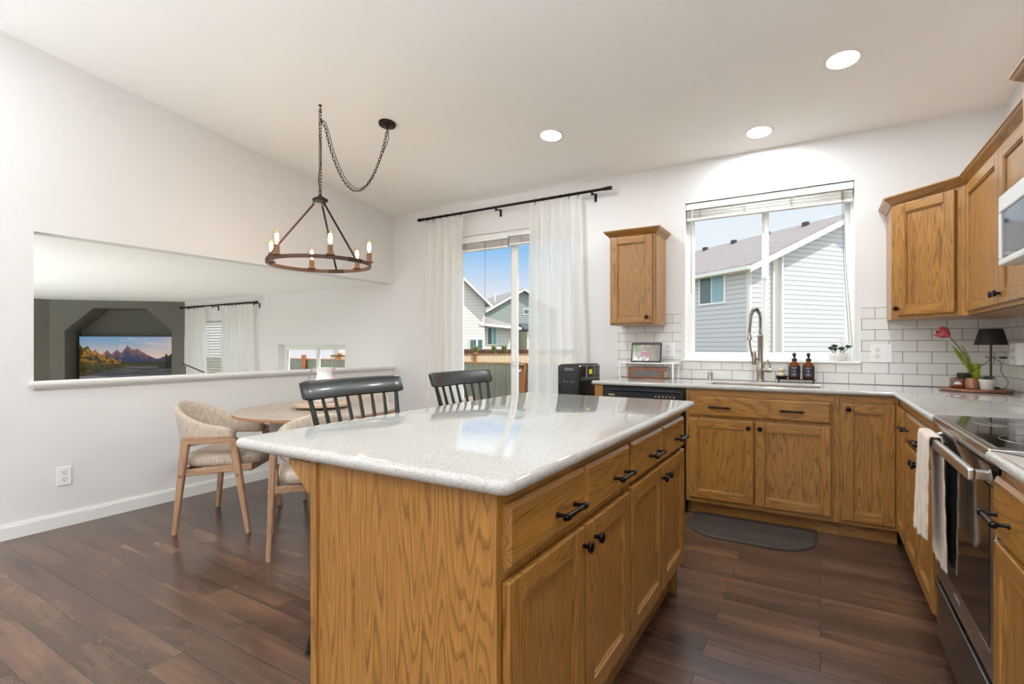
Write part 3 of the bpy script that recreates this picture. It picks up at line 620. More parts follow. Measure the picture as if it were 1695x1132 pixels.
# right run: faces -x; local x runs toward the camera
RX = .395
cabinet('oak base cabinet between the corner and the range', (RX, 3.705, 0), -PI/2, 1.16, .595, .095, H0,
    [('door', .030, .345, .128, .835, []), ('drawer', .385, 1.14, .70, .835, [('pull', .47, .758), ('pull', .92, .758)]),
     ('door', .385, .755, .128, .678, [('knob', .725, .638)]), ('door', .775, 1.14, .128, .678, [('knob', .805, .638)])], toe=(.07,))
cabinet('oak base cabinet on the near side of the range', (RX, 1.755, 0), -PI/2, .92, .595, .095, H0,
    [('drawer', .015, .905, .70, .852, [('pull', .10, .762)]), ('door', .015, .45, .128, .69, []), ('door', .465, .905, .128, .69, [])], toe=(.07,))
# end panel left of dishwasher
solo('cabinet_end_panel', MB().box(-1.50, -1.43, 3.705, 4.325, 0, H0, .002), OAKV, 'narrow oak end panel left of the black dishwasher', 'cabinet panel', (-1.465, 4.0, 0))
# dishwasher
t = thing('dishwasher', 'black dishwasher under the counter left of the sink cabinet', 'dishwasher', (-1.12, 3.70, 0))
build('dishwasher_body', MB().box(-1.425, -.816, 3.715, 4.3, .0, .875), BLACK, t, shift=t.location)
build('door', MB().box(-1.415, -.826, 3.69, 3.714, .1, .735, .006), GLOSSB, t, shift=t.location)
build('control_panel', MB().box(-1.415, -.826, 3.685, 3.714, .742, .845, .008).box(-1.40, -.84, 3.672, 3.69, .846, .858, .004), BLACK, t, shift=t.location)
m_ = MB()
for i in range(6): m_.tube([(-1.02+i*.026, 3.684, .815), (-1.02+i*.026, 3.682, .815)], .006, 10)
m_.box(-1.38, -1.33, 3.6835, 3.685, .81, .82)
build('button', m_, mat('control_print', (190, 160, 120), .4), t, shift=t.location)

# perimeter countertop (L) with a sink cut-out
xs = [-1.522, -.70, .0, .362, .989]; ys = [2.541, 3.684, 3.80, 4.165, 4.324]
def occ(i, j):
    if j == 0: return i == 3
    if i == 1 and j == 2: return False
    return True
q = MB(); q.cells(xs, ys, occ, H0+.0005, .914, .0145, 5)
pc = solo('kitchen_countertop', q, QUARTZ, 'white L-shaped quartz countertop around the sink and corner', 'countertop', (0, 4, H0), smooth=True)
solo('range_side_countertop', rounded_slab(.362, .989, .86, 1.757, H0+.0005, .914, .008, .0145, 8), QUARTZ, 'short white quartz countertop on the near side of the range', 'countertop', (.67, 1.3, H0), smooth=True)
# sink
t = thing('kitchen_sink', 'undermount beige sink below the kitchen window', 'sink', (-.35, 3.98, .70)); sh = t.location
SK = mat('sink_composite', (214, 203, 192), .35)
m_ = MB(); X0, X1, Y0, Y1 = -.705, .005, 3.795, 4.17
o_ = .012
for (a, bb, c_, d_) in ((X0-o_, X0+.004, Y0-o_, Y1+o_), (X1-.004, X1+o_, Y0-o_, Y1+o_), (X0, X1, Y0-o_, Y0+.004), (X0, X1, Y1-.004, Y1+o_)): m_.box(a, bb, c_, d_, .70, H0-.001)
m_.box(X0, X1, Y0, Y1, .70, .712)
build('basin', m_, SK, t, shift=sh)
build('drain', MB().lathe([(.045, .712), (.045, .715), (.038, .716), (.012, .7135)], (-.35, 4.0, 0), 20), NICKEL, t, True, sh)
# backsplash
q = wall_holes(None, 'x', -1.535, XR-.001, .9145, 1.448, YB-.009, YB-.0005, [(-.983, .243, 1.054, 1.449)])
bsb = build('backsplash', q, TILEB); tag(bsb, 'white subway tile backsplash around the kitchen window', 'backsplash')
q = MB(); q.box(XR-.009, XR-.0005, .9, YB-.009, .9145, 1.448)
tag(build('backsplash', q, TILER), 'white subway tile backsplash on the right wall behind the range', 'backsplash')

# ------------------------------------------------------------------ upper cabinets
def crown(path, z, out=.045, h=.05):
    """crown moulding swept along plan path (outer normal to the left side given per point as mitre vectors)"""
    prof = [(0, 0), (.006, 0), (.010, .008), (.018, .016), (.034, .030), (.040, .040), (out, .043), (out, h), (0, h)]
    return MB().loft([[(p[0]+n[0]*o, p[1]+n[1]*o, z+hh) for o, hh in prof] for p, n in path])
UZ0, UZ1 = 1.352, 2.075
t = cabinet('small oak wall cabinet left of the kitchen window', (-1.488, 4.015, 0), 0, .375, .312, UZ0, UZ1, [('door', .012, .352, UZ0+.015, UZ1-.008, [('knob', .314, 1.412)])], name='wall_cabinet')
build('crown_moulding', crown([((0, .31), (-1, 0)), ((0, 0), (-1, -1)), ((.375, 0), (1, -1)), ((.375, .31), (1, 0))], UZ1-.002), OAKH, t)
# diagonal corner wall cabinet
A, B_ = Vector((.388, 4.022)), Vector((.699, 3.70))
d = (B_-A); Lg = d.length; ang = math.atan2(d.y, d.x)
t = thing('wall_cabinet', 'diagonal oak corner wall cabinet right of the kitchen window', 'cabinet', (A.x, A.y, 0), ang)
inv = Tr(-A.x, -A.y, 0); inv = Rz(-ang) @ inv
def wl(pts): return [tuple((inv @ Vector((x, y, 0)))[:2]) for x, y in pts]
build('cabinet_body', MB().prism(wl([(.388, 4.022), (.699, 3.70), (.989, 3.70), (.989, 4.325), (.388, 4.325)]), UZ0, UZ1+.0), OAKV, t)
ff = MB(); ff.mi = 0; ff.box(0, .04, -.002, .01, UZ0, UZ1); ff.box(Lg-.05, Lg, -.002, .01, UZ0, UZ1); build('face_frame', ff, [OAKV, OAKH], t)
o = build('door', door_mesh(.045, Lg-.062, UZ0+.02, UZ1-.012), [OAKV, OAKH], t); build('knob', knob_mesh(.062, UZ0+.062), BRONZE, o, True)
cr = math.radians(22.5)
w_ = [((.388, 4.325), (-1, 0)), ((.388, 4.022), (-1, -math.tan(cr))), ((.699, 3.70), (-1, -math.tan(cr)))]
pth = []
for p, n in w_:
    pp = inv @ Vector((p[0], p[1], 0)); nn = Rz(-ang) @ Vector((n[0], n[1], 0)); pth.append(((pp.x, pp.y), (nn.x, nn.y)))
build('crown_moulding', crown(pth, UZ1-.002), OAKH, t)
# right wall cabinet, two doors
t = cabinet('oak wall cabinet with two doors beside the microwave', (.699, 3.699, 0), -PI/2, 1.155, .29, UZ0, UZ1,
    [('door', .012, .628, UZ0+.02, UZ1-.012, [('knob', .600, UZ0+.062)]), ('door', .636, 1.145, UZ0+.02, UZ1-.012, [('knob', .664, UZ0+.062)])], name='wall_cabinet')
build('crown_moulding', crown([((0, 0), (math.tan(cr), -1)), ((1.155, 0), (0, -1))], UZ1-.002), OAKH, t)
# light rail under cabinet
t = cabinet('oak cabinet above the microwave with raised crown', (.645, 2.54, 0), -PI/2, .77, .345, 1.735, 2.135, [('door', .012, .382, 1.75, 2.12, []), ('door', .39, .758, 1.75, 2.12, [])], name='wall_cabinet')
build('crown_moulding', crown([((0, .345), (-1, 0)), ((0, 0), (-1, -1)), ((.77, 0), (1, -1)), ((.77, .345), (1, 0))], 2.133), OAKH, t)
# microwave
t = thing('microwave', 'white-trimmed microwave with dark glass mounted above the range', 'microwave', (.78, 2.15, 1.47)); sh = t.location
build('microwave_body', MB().box(.60, .985, 1.775, 2.53, 1.474, 1.728, .004), mat('microwave_white', (214, 212, 208), .3), t, shift=sh)
MW = mat('microwave_trim', (232, 230, 226), .22)
m_ = MB(); m_.box(.56, .60, 1.775, 2.53, 1.667, 1.728, .005); m_.box(.56, .60, 1.775, 2.53, 1.474, 1.498, .005); m_.box(.56, .60, 2.512, 2.53, 1.498, 1.667, .004); m_.box(.56, .60, 1.775, 1.79, 1.498, 1.667, .004)
build('door_frame', m_, MW, t, shift=sh)
build('door_glass', MB().box(.566, .60, 1.79, 2.512, 1.498, 1.667), mat('mirror_glass', (120, 122, 126), .04, metal=.9), t, shift=sh)

# ------------------------------------------------------------------ range
t = thing('range', 'stainless electric range with black glass cooktop', 'range', (.68, 2.15, 0)); sh = t.location
R0, R1 = 1.766, 2.532
build('oven_body', MB().box(.42, .975, R0, R1, .03, .888), DSTEEL, t, shift=sh)
m_ = MB(); m_.box(.372, .985, R0-.002, R1+.002, .889, .9145, .004)
build('cooktop_frame', m_, STEEL, t, shift=sh)
build('cooktop_glass', MB().box(.392, .965, R0+.014, R1-.014, .9135, .9175, .002), mat('cooktop_black_glass', (20, 16, 15), .03, coat=1, spec=1), t, shift=sh)
for cx, cy, r in ((.55, 2.33, .10), (.55, 1.95, .115), (.82, 2.33, .08), (.82, 1.95, .09)):
    m_ = MB(); m_.tube([(cx+r*math.cos(a), cy+r*math.sin(a), .9177) for a in [2*PI*k/40 for k in range(40)]], .0009, 5, loop=True); build('burner_ring', m_, mat('burner_print', (96, 92, 90), .3), t, shift=sh)
    for rr in (r*.62,): m_ = MB(); m_.tube([(cx+rr*math.cos(a), cy+rr*math.sin(a), .9177) for a in [2*PI*k/40 for k in range(40)]], .0009, 5, loop=True); build('burner_ring', m_, mat('burner_print', (96, 92, 90), .3), t, shift=sh)
# slanted control panel
m_ = MB(); m_.loft([[(.372, y, .889), (.385, y, .815), (.425, y, .815), (.425, y, .889)] for y in (R0, R1)]); build('control_panel', m_, mat('control_glass', (22, 24, 30), .08, coat=1), t, shift=sh)
m_ = MB(); m_.loft([[(.3705, y, .8895), (.3725, y, .880), (.376, y, .880), (.376, y, .8895)] for y in (R0, R1)]); m_.loft([[(.3825, y, .820), (.3845, y, .812), (.39, y, .812), (.39, y, .820)] for y in (R0, R1)]); build('panel_trim', m_, STEEL, t, shift=sh)
od = build('oven_door', MB().box(.385, .42, R0, R1, .295, .808, .004), STEEL, t, shift=sh)
build('door_glass', MB().box(.3835, .39, R0+.048, R1-.048, .375, .808), mat('oven_glass', (24, 22, 24), .07), od, shift=sh).location = (0, 0, 0)
m_ = MB(); m_.box(.334, .352, R0+.02, R1-.02, .822, .856, .006); m_.box(.35, .40, R0+.03, R0+.05, .824, .85, .004); m_.box(.35, .40, R1-.05, R1-.03, .824, .85, .004)
build('handle', m_, mat('brushed_handle', (214, 212, 208), .3, metal=1), od, shift=sh)
build('drawer_front', MB().box(.385, .42, R0, R1, .065, .283, .006).box(.378, .40, R0+.004, R1-.004, .268, .283, .004), DSTEEL, t, shift=sh)
m_ = MB(); m_.box(.382, .386, R0+.048, R1-.048, .366, .374); build('glass_trim', m_, STEEL, t, shift=sh)
bad = MB()
for k in range(7): bad.box(.3842, .385, 2.235-k*.012, 2.228-k*.012, .338+(.006 if k % 2 else 0), .350, .0003)
build('maker_badge', bad, mat('badge', (225, 225, 225), .2, metal=.6), t, shift=sh)
# towel
def towel(label, y0, y1, zf, zb_, xo, seed, name='dish_towel'):
    rnd = random.Random(seed); ph = rnd.uniform(0, 6)
    zt = .862; Lf = zt-zf; Lb = zt-zb_
    def fn(u, v):
        y = y0+(y1-y0)*u; s_ = (v-.5)*2
        wob = .008*math.sin(u*15+ph)+.004*math.sin(u*31+ph*2)
        edge = .004*math.sin(v*60)*(1 if u < .06 or u > .94 else 0)
        if s_ < 0:
            k = min(1, -s_/.94)
            if -s_ > .06: q = (-s_-.06)/.94; return (xo-.004-.012*q+wob*q, y+edge+.01*q*math.sin(u*9), zt-.006-(Lf-.006)*q)
        else:
            if s_ > .06: q = (s_-.06)/.94; return (.362+.006*q+wob*q*.4, y+edge-.012*q, zt-.006-(Lb-.006)*q)
        a = s_/.06; return ((xo-.004)*(1-a)/2+.362*(1+a)/2, y, zt+.002*(1-a*a))
    m_ = MB().grid(fn, 24, 80)
    o = build(name, m_, TOWEL, None, 2, shift=((xo), (y0+y1)/2, zf)); o.location = (xo, (y0+y1)/2, zf)
    sm = o.modifiers.new('thickness', 'SOLIDIFY'); sm.thickness = .004; sm.offset = 0
    return tag(o, label, 'towel')
towel('beige gauze towel hanging over the oven handle', 2.275, 2.49, .50, .40, .328, 4)

def cat(pts, k=6):
    P = [Vector(p) for p in pts]; out = []
    for i in range(len(P)-1):
        a, b, c, d = P[max(i-1, 0)], P[i], P[i+1], P[min(i+2, len(P)-1)]
        for j in range(k):
            t_ = j/k; out.append(.5*((2*b)+(c-a)*t_+(2*a-5*b+4*c-d)*t_*t_+(3*b-a-3*c+d)*t_**3))
    return out+[P[-1]]
# ------------------------------------------------------------------ floor mat
m_ = MB(); pts = []
for a, bb, c_, d_ in [(0, 0, 0, 0)]:
    for k in range(13):
        an = PI+k*PI/2/12; pts.append((-.757+.22+.22*math.cos(an)*1.0, 3.55+.24*math.sin(an)))
    for k in range(13):
        an = 1.5*PI+k*PI/2/12; pts.append((-.02-.22+.22*math.cos(an), 3.55+.24*math.sin(an)))
pts += [(-.02, 3.765), (-.757, 3.765)]
cx = sum(p[0] for p in pts)/len(pts)
def scale_pts(k): return [(-.389+(x+.389)*k[0], 3.55+(y-3.55)*k[1]) for x, y in pts]
rg = [[(x, y, z) for x, y in scale_pts(k)] for k, z in (((1, 1), .0005), ((1, 1), .006), ((.97, .95), .014), ((.93, .88), .016), ((.92, .87), .0145))]
m_.loft(rg); solo('kitchen_mat', m_, mat('mat_rubber', (58, 50, 44), .75, bump=.8, bscale=260, var=.15, vscale=60), 'dark brown half-oval cushioned mat in front of the sink cabinet', 'mat', (-.389, 3.55, 0), smooth=True)

# ------------------------------------------------------------------ faucet
t = thing('kitchen_faucet', 'brushed nickel spring-neck faucet behind the sink', 'faucet', (-.385, 4.22, .914)); sh = t.location
fx, fy = -.385, 4.22
build('faucet_base', MB().lathe([(.034, 0), (.034, .006), (.026, .012), (.024, .05), (.028, .085), (.028, .12), (.021, .135), (.019, .16), (.019, .33), (.0215, .335), (.0215, .345), (.016, .35)], (fx, fy, .914), 24), NICKEL, t, True, sh)
arc = []
dx, dy = -.43, -.903
for k in range(41):
    if k <= 10: p = (0, .345+.012*k)
    elif k <= 32: a = PI-(k-10)/22*PI; p = (.062+.062*math.cos(a), .465+.075*math.sin(a))
    else: p = (.124+.002*(k-32), .465-.013*(k-32))
    arc.append((fx+dx*p[0], fy+dy*p[0], .914+p[1]))
build('spout_hose', MB().tube(arc, .008, 10), DSTEEL, t, True, sh)
sp = []; nA = len(arc); turns = 30; 
for i in range(turns*10):
    f_ = i/(turns*10)*(nA-1.001); k = int(f_); q = f_-k; a = Vector(arc[k]).lerp(Vector(arc[k+1]), q); dd = (Vector(arc[k+1])-Vector(arc[k])).normalized()
    u = Vector((dy, -dx, 0)).normalized(); w__ = dd.cross(u); an = i/10*2*PI
    sp.append(a+u*math.cos(an)*.0135+w__*math.sin(an)*.0135)
build('spring_coil', MB().tube(sp, .0022, 5), NICKEL, t, True, sh)
e = Vector(arc[-1])
build('spray_head', MB().lathe([(.011, 0), (.013, -.02), (.016, -.035), (.021, -.045), (.020, -.05)], e, 18), NICKEL, t, True, sh)
m_ = MB(); m_.tube([e+Vector((0, 0, -.045)), e+Vector((.008, .02, -.13)), e+Vector((.014, .04, -.175))], [.0075, .006, .007], 10)
hx, hy = fx-.035, fy-.07
m_.lathe([(.014, .13), (.018, .14), (.016, .20), (.012, .225), (.008, .23)], (hx, hy, .914), 16); m_.tube([(hx, hy, .914+.17), (fx, fy, .914+.17)], .008, 8)
build('spray_dock', m_, NICKEL, t, True, sh)
m_ = MB(); m_.tube([(fx, fy, .914+.09), (fx+.05, fy-.01, .914+.088)], [.017, .017], 14); m_.tube([(fx+.05, fy-.01, .914+.088), (fx+.075, fy-.012, .914+.088)], [.021, .018], 14); m_.tube([(fx+.068, fy-.012, .914+.09), (fx+.066, fy-.02, .914+.13), (fx+.05, fy-.03, .914+.165)], [.006, .0055, .0045], 8)
build('lever_handle', m_, NICKEL, t, True, sh)
solo('air_gap_cap', MB().lathe([(.021, .0), (.021, .006), (.019, .008), (.019, .05), (.021, .052), (.021, .058), (.015, .064)], (-.742, 4.235, .9145), 20), mat('chrome', (220, 220, 220), .1, metal=1), 'small chrome cylinder cap on the counter left of the faucet', 'sink air gap', (-.742, 4.235, .9145), smooth=True)

# ------------------------------------------------------------------ soap tray
t = thing('soap_tray', 'narrow black wire tray holding two soap bottles by the sink', 'tray', (-.15, 4.225, .9145)); sh = t.location
m_ = MB(); m_.box(-.285, -.025, 4.185, 4.268, .936, .941, .002); build('tray_top', m_, BLKM, t, shift=sh)
for x in (-.265, -.045):
    for y in (4.195, 4.258): build('foot', MB().tube([(x, y, .9148), (x+.005, y, .9365)], .004, 8), BLKM, t, True, sh)
def soap_bottle(label, x):
    t = thing('soap_bottle', label, 'soap bottle', (x, 4.226, .9415), group='amber pump bottles on the tray')
    build('bottle_glass', MB().lathe([(.030, 0), (.036, .003), (.0375, .01), (.0375, .095), (.035, .107), (.026, .118), (.014, .124), (.0135, .134)], (0, 0, 0), 28), AMBER, t, True)
    build('liquid', MB().lathe([(.034, .002), (.0355, .01), (.0355, .085)], (0, 0, 0), 24), mat('dark_soap', (70, 40, 26), .25), t, True)
    build('label_sticker', MB().lathe([(.0381, .016), (.0381, .092)], (0, 0, 0), 28, cap=False), mat('navy_label', (52, 52, 62), .5), t, True)
    m_ = MB()
    for z, w_, h_ in ((.080, .030, .004), (.055, .007, .009), (.036, .022, .003), (.030, .026, .002)):
        m_.box(-w_/2, w_/2, -.0392, -.0384, z, z+h_)
    build('label_print', m_, mat('label_print', (190, 190, 195), .5), t)
    build('pump', MB().lathe([(.0165, .130), (.0175, .134), (.0165, .148), (.006, .150), (.006, .160), (.010, .164), (.011, .186), (.008, .190)], (0, 0, 0), 18).tube([(0, 0, .180), (-.006, -.02, .181), (-.009, -.036, .176)], [.006, .005, .004], 8), BLKM, t, True)
    return t
soap_bottle('left of the two dark-labelled amber pump bottles, next to the brush', -.162)
soap_bottle('right of the two dark-labelled amber pump bottles on the tray', -.073)
t = thing('soap_dish', 'small black round dish under the dish brush', 'dish', (-.243, 4.226, .9415))
build('dish_bowl', MB().lathe([(.024, 0), (.032, .004), (.041, .016), (.043, .022), (.039, .022), (.030, .009), (.004, .007)], (0, 0, 0), 24), BLACK, t, True)
t = thing('dish_brush', 'pale wooden palm brush standing in the black dish', 'brush', (-.243, 4.226, .951))
build('bristles', MB().lathe([(.019, 0), (.023, .012), (.022, .024), (.018, .027)], (0, 0, 0), 20), mat('sisal', (214, 196, 166), .9, bump=.8, bscale=600), t, True)
build('brush_handle', MB().lathe([(.018, .025), (.013, .034), (.012, .038), (.018, .045), (.0205, .054), (.016, .064), (.006, .068)], (0, 0, 0), 20), mat('pale_wood', (205, 188, 164), .6), t, True)

# ------------------------------------------------------------------ window sill plants
def leaf_mesh(mb, base, dir_, L, wd, th=.3, up=.3, n=6, sv=None):
    base = Vector(base); d = Vector(dir_).normalized(); side = d.cross(Vector(sv or (0, 0, 1)));
    if side.length < .05: side = Vector((1, 0, 0))
    side.normalize(); nrm = side.cross(d)
    rings = []
    for i in range(n+1):
        q = i/n; p = base+d*L*q+Vector((0, 0, up*L*q*q)); r = wd*max(.06, math.sin(PI*(q*.86+.1)))
        rings.append([p+side*r*math.cos(2*PI*j/8)+nrm*r*th*math.sin(2*PI*j/8) for j in range(8)])
    mb.loft(rings)
def succulent(mb, c, n, L, wd, rnd, tilt=(.3, 1.2)):
    for i in range(n):
        a = i*2.399+rnd.uniform(-.2, .2); e = tilt[0]+(tilt[1]-tilt[0])*(i/n)
        leaf_mesh(mb, (c[0]+.006*math.cos(a), c[1]+.006*math.sin(a), c[2]), (math.cos(a)*math.cos(e), math.sin(a)*math.cos(e), math.sin(e)), L*(1-.4*i/n), wd, .45, .25)
rnd = random.Random(5)
t = thing('potted_succulent', 'green jade plant in a ribbed white pot on the window sill', 'potted plant', (.108, YB+.027, 1.0725))
n_ = 48
m_ = MB(); m_.loft([[((r*(1+.045*math.cos(12*2*PI*j/n_)*rb))*math.cos(2*PI*j/n_), (r*.62*(1+.045*math.cos(12*2*PI*j/n_)*rb))*math.sin(2*PI*j/n_), z) for j in range(n_)] for r, z, rb in ((.038, 0, 0), (.046, .004, 1), (.056, .03, 1), (.057, .052, 1), (.055, .057, 0), (.050, .057, 0), (.048, .048, 0))])
build('pot', m_, CER, t, True)
m_ = MB()
for k in range(6):
    a = k*1.05; b_ = (.018*math.cos(a), .010*math.sin(a), .046); tp = (.042*math.cos(a)+(.02 if k == 0 else 0), .018*math.sin(a), .062+.022*rnd.random()+(.02 if k in (0, 2) else 0))
    m_.tube([b_, tp], .0025, 6)
    for i in range(7):
        aa = i*2.4; leaf_mesh(m_, tp, (math.cos(aa), math.sin(aa)*.6, .3+.1*i), .024, .0105, .5, .2)
build('leaves', m_, mat('succulent_green', (62, 74, 52), .5, var=.25, vscale=60), t, True)
t = thing('orchid', 'faint white orchid blossoms behind the jade plant', 'flower', (.135, YB+.070, 1.0725))
build('flower_pot', MB().lathe([(.010, 0), (.012, .03), (.0125, .034), (.009, .034)], (0, 0, 0), 16), CER, t, True)
build('stem', MB().tube([(0, 0, .03), (.004, 0, .09), (-.003, 0, .14), (-.012, -.003, .16)], .0016, 6), mat('stem_green', (96, 118, 62), .5), t, True)
m_ = MB()
for cxx, cz in ((-.014, .158), (.010, .150), (-.002, .134)):
    for i in range(5):
        a = i*2*PI/5+.3; leaf_mesh(m_, (cxx, -.004, cz), (math.cos(a), -.15, math.sin(a)), .015, .0075, .15, 0)
build('petals', m_, mat('petal_white', (238, 234, 236), .6), t, True)

# ------------------------------------------------------------------ shelf riser, tablet, wooden box
t = thing('shelf_riser', 'white metal shelf riser on the counter under the tablet', 'shelf', (-1.20, 4.2, .9145)); sh = t.location
build('shelf_top', MB().box(-1.452, -.985, 4.10, 4.29, 1.038, 1.046, .003), WHITEP, t, shift=sh)
for x in (-1.437, -1.0):
    for y in (4.106, 4.284): build('leg', MB().box(x-.007, x+.007, y-.005, y+.005, .9147, 1.039, .002), WHITEP, t, shift=sh)
def picture(mb_name, parent, x0, x1, z0, z1, y, nu, nv, fn, m_, loc_shift, M=None):
    me = bpy.data.meshes.new(mb_name); V = []; F = []
    for j in range(nv+1):
        for i in range(nu+1):
            p = Vector((x0+(x1-x0)*i/nu, y, z0+(z1-z0)*j/nv)); p = M @ p if M is not None else p; V.append(p)
    for j in range(nv):
        for i in range(nu): a = j*(nu+1)+i; F.append((a, a+1, a+nu+2, a+nu+1))
    me.from_pydata(V, [], F); me.materials.append(m_)
    at = me.color_attributes.new('picture', 'FLOAT_COLOR', 'CORNER'); data = []
    for j in range(nv):
        for i in range(nu):
            c_ = srgb(fn((i+.5)/nu, (j+.5)/nv))+(1,); data += list(c_)*4
    at.data.foreach_set('color', data)
    o = bpy.data.objects.new(mb_name, me); COL.objects.link(o); o.parent = parent
    return o
def hsh(i, j, s=0):
    x = math.sin(i*127.1+j*311.7+s*74.7)*43758.5453; return x-math.floor(x)
def vn(x, y, s=0):
    i, j = math.floor(x), math.floor(y); fx_, fy_ = x-i, y-j; fx_ = fx_*fx_*(3-2*fx_); fy_ = fy_*fy_*(3-2*fy_)
    a = hsh(i, j, s)*(1-fx_)+hsh(i+1, j, s)*fx_; b = hsh(i, j+1, s)*(1-fx_)+hsh(i+1, j+1, s)*fx_; return a*(1-fy_)+b*fy_
def fbm(x, y, s=0): return .5*vn(x, y, s)+.27*vn(2*x, 2*y, s+1)+.15*vn(4*x, 4*y, s+2)+.08*vn(8*x, 8*y, s+3)
def mixc(a, b, k): k = max(0, min(1, k)); return tuple(a[i]*(1-k)+b[i]*k for i in range(3))
t = thing('tablet', 'black-framed tablet showing a photo on the white shelf riser', 'tablet', (-1.232, 4.16, 1.0465)); t.rotation_euler = (math.radians(-9), 0, 0)
build('tablet_body', MB().box(-.126, .126, -.006, .004, 0, .165, .004, 3), BLACK, t)
build('stand', MB().box(-.05, .05, .004, .03, .0, .06, .003), WHITEP, t)
def tabpic(u, v):
    c_ = mixc((206, 208, 192), (150, 142, 128), u*1.3-.1); c_ = mixc(c_, (92, 88, 82), .8*(fbm(u*9, v*4, 3)-.3))
    if u > .5: c_ = mixc(c_, (178, 164, 146), .6*vn(u*16, v*2, 9))
    if u < .3 and v > .55: c_ = mixc(c_, (112, 140, 96), vn(u*20, v*20, 4))
    r_ = math.hypot((u-.44)*1.5, v-.42)
    if r_ < .16: c_ = mixc((176, 92, 128), (206, 170, 186), vn(u*30, v*30, 2))
    if math.hypot((u-.44)*1.5, v-.60) < .055: c_ = (222, 196, 184)
    if v < .26 and .05 < u < .6: c_ = mixc(c_, (235, 235, 235), 1 if vn(u*26, v*14, 8) > .55 else .1)
    if u > .88: c_ = mixc(c_, (120, 124, 136), .6)
    return c_
picture('screen', t, -.114, .114, .012, .145, -.0066, 60, 36, tabpic, mat_attr('tablet_screen', .85), None)
t = thing('wooden_radio', 'small walnut box with metal grille beneath the white shelf riser', 'radio', (-1.21, 4.19, .9145)); sh = t.location
m_ = MB(); m_.box(-1.368, -1.075, 4.115, 4.127, .9147, 1.008, .003); m_.box(-1.368, -1.075, 4.127, 4.26, .9147, .922); m_.box(-1.368, -1.075, 4.127, 4.26, 1.0, 1.008); m_.box(-1.368, -1.355, 4.127, 4.26, .922, 1.0)
build('wooden_case', m_, WAL, t, shift=sh)
build('side_panel', MB().box(-1.0895, -1.0748, 4.127, 4.26, .922, 1.0, .002), mat('box_cream', (206, 194, 176), .5), t, shift=sh)
m_ = MB(); m_.box(-1.335, -1.105, 4.112, 4.1149, .934, .986); build('grille_back', m_, BLACK, t, shift=sh)
m_ = MB()
for i in range(20): m_.box(-1.333+i*.0118, -1.330+i*.0118, 4.110, 4.112, .934, .986)
for i in range(5): m_.box(-1.335, -1.105, 4.1095, 4.1115, .936+i*.011, .9385+i*.011)
build('grille', m_, mat('grille_metal', (150, 142, 134), .4, metal=.7), t, shift=sh)
build('knob', MB().tube([(-1.0748, 4.16, .985), (-1.067, 4.16, .985)], .009, 12), BLACK, t, True, sh)

# ------------------------------------------------------------------ water dispenser
t = thing('water_dispenser', 'tall black water dispenser beside the right curtain', 'water dispenser', (-1.68, 3.84, 0)); sh = t.location
build('dispenser_body', MB().box(-1.785, -1.585, 3.635, 4.04, .0, 1.03, .012, 3), GLOSSB, t, shift=sh)
build('front_panel', MB().box(-1.755, -1.60, 3.628, 3.634, .60, .965, .003), mat('dispenser_panel', (30, 30, 34), .35), t, shift=sh)
build('top_panel', MB().box(-1.755, -1.60, 3.622, 3.634, .972, 1.024, .004), mat('dispenser_top', (38, 38, 42), .3), t, shift=sh)
build('lid', MB().box(-1.77, -1.60, 3.65, 4.03, 1.0303, 1.036, .002), BLKM, t, shift=sh)
build('indicator_lights', MB().box(-1.725, -1.720, 3.6265, 3.628, .903, .909).box(-1.698, -1.693, 3.6265, 3.628, .899, .903).box(-1.673, -1.668, 3.6265, 3.628, .899, .903).box(-1.648, -1.643, 3.6265, 3.628, .899, .903), mat('indicator_white', (230, 230, 230), .4), t, shift=sh)
build('energy_sticker', MB().box(-1.5849, -1.5835, 3.80, 3.86, .958, .995), mat('yellow_sticker', (226, 220, 60), .6), t, shift=sh)
def text(name, body, size, loc, rot, m_, parent=None, ext=.0006):
    cu = bpy.data.curves.new(name, 'FONT'); cu.body = body; cu.size = size; cu.extrude = ext; cu.align_x = 'CENTER'; cu.align_y = 'CENTER'
    o = bpy.data.objects.new(name, cu); COL.objects.link(o); dg = bpy.context.evaluated_depsgraph_get(); me = bpy.data.meshes.new_from_object(o.evaluated_get(dg)); bpy.data.objects.remove(o)
    o = bpy.data.objects.new(name, me); COL.objects.link(o); me.materials.clear(); me.materials.append(m_); o.location = loc; o.rotation_euler = rot
    if parent is not None: o.parent = parent; o.location = Vector(loc)-Vector(parent.location)
    return o
text('logo_lettering', 'PRIMO', .026, (-1.678, 3.6215, .998), (PI/2, 0, 0), mat('logo_grey', (170, 172, 176), .4), t)

# ------------------------------------------------------------------ outlets
def outlet(name, label, loc, rz, w_=.072, h_=.118, gangs=1, switch=False, th=.006, group=None, rows=((.0, .022), (.0, -.022))):
    t = thing(name, label, 'outlet', loc, rz, group)   # local: plate in xz plane, front -y
    build('cover_plate', MB().box(-w_/2, w_/2, -th, 0, -h_/2, h_/2, .002), WHITEP, t)
    for g in range(gangs):
        ox = (g-(gangs-1)/2)*.046
        if switch and g == 1:
            build('switch', MB().box(ox-.005, ox+.005, -th-.008, -th, -.008, .012, .002), WHITEP, t); continue
        for dz in (.021, -.021):
            r_ = build('receptacle', MB().tube([(ox, -th-.0015, dz), (ox, -th+.001, dz)], .0165, 20), mat('receptacle_white', (228, 226, 221), .4), t, True)
            m_ = MB(); m_.box(ox-.008, ox-.006, -th-.0022, -th-.0014, dz+.001, dz+.010); m_.box(ox+.006, ox+.008, -th-.0022, -th-.0014, dz+.001, dz+.009); m_.tube([(ox, -th-.0022, dz-.008), (ox, -th-.0014, dz-.008)], .0027, 8)
            build('slots', m_, SLOT, r_)
    return t
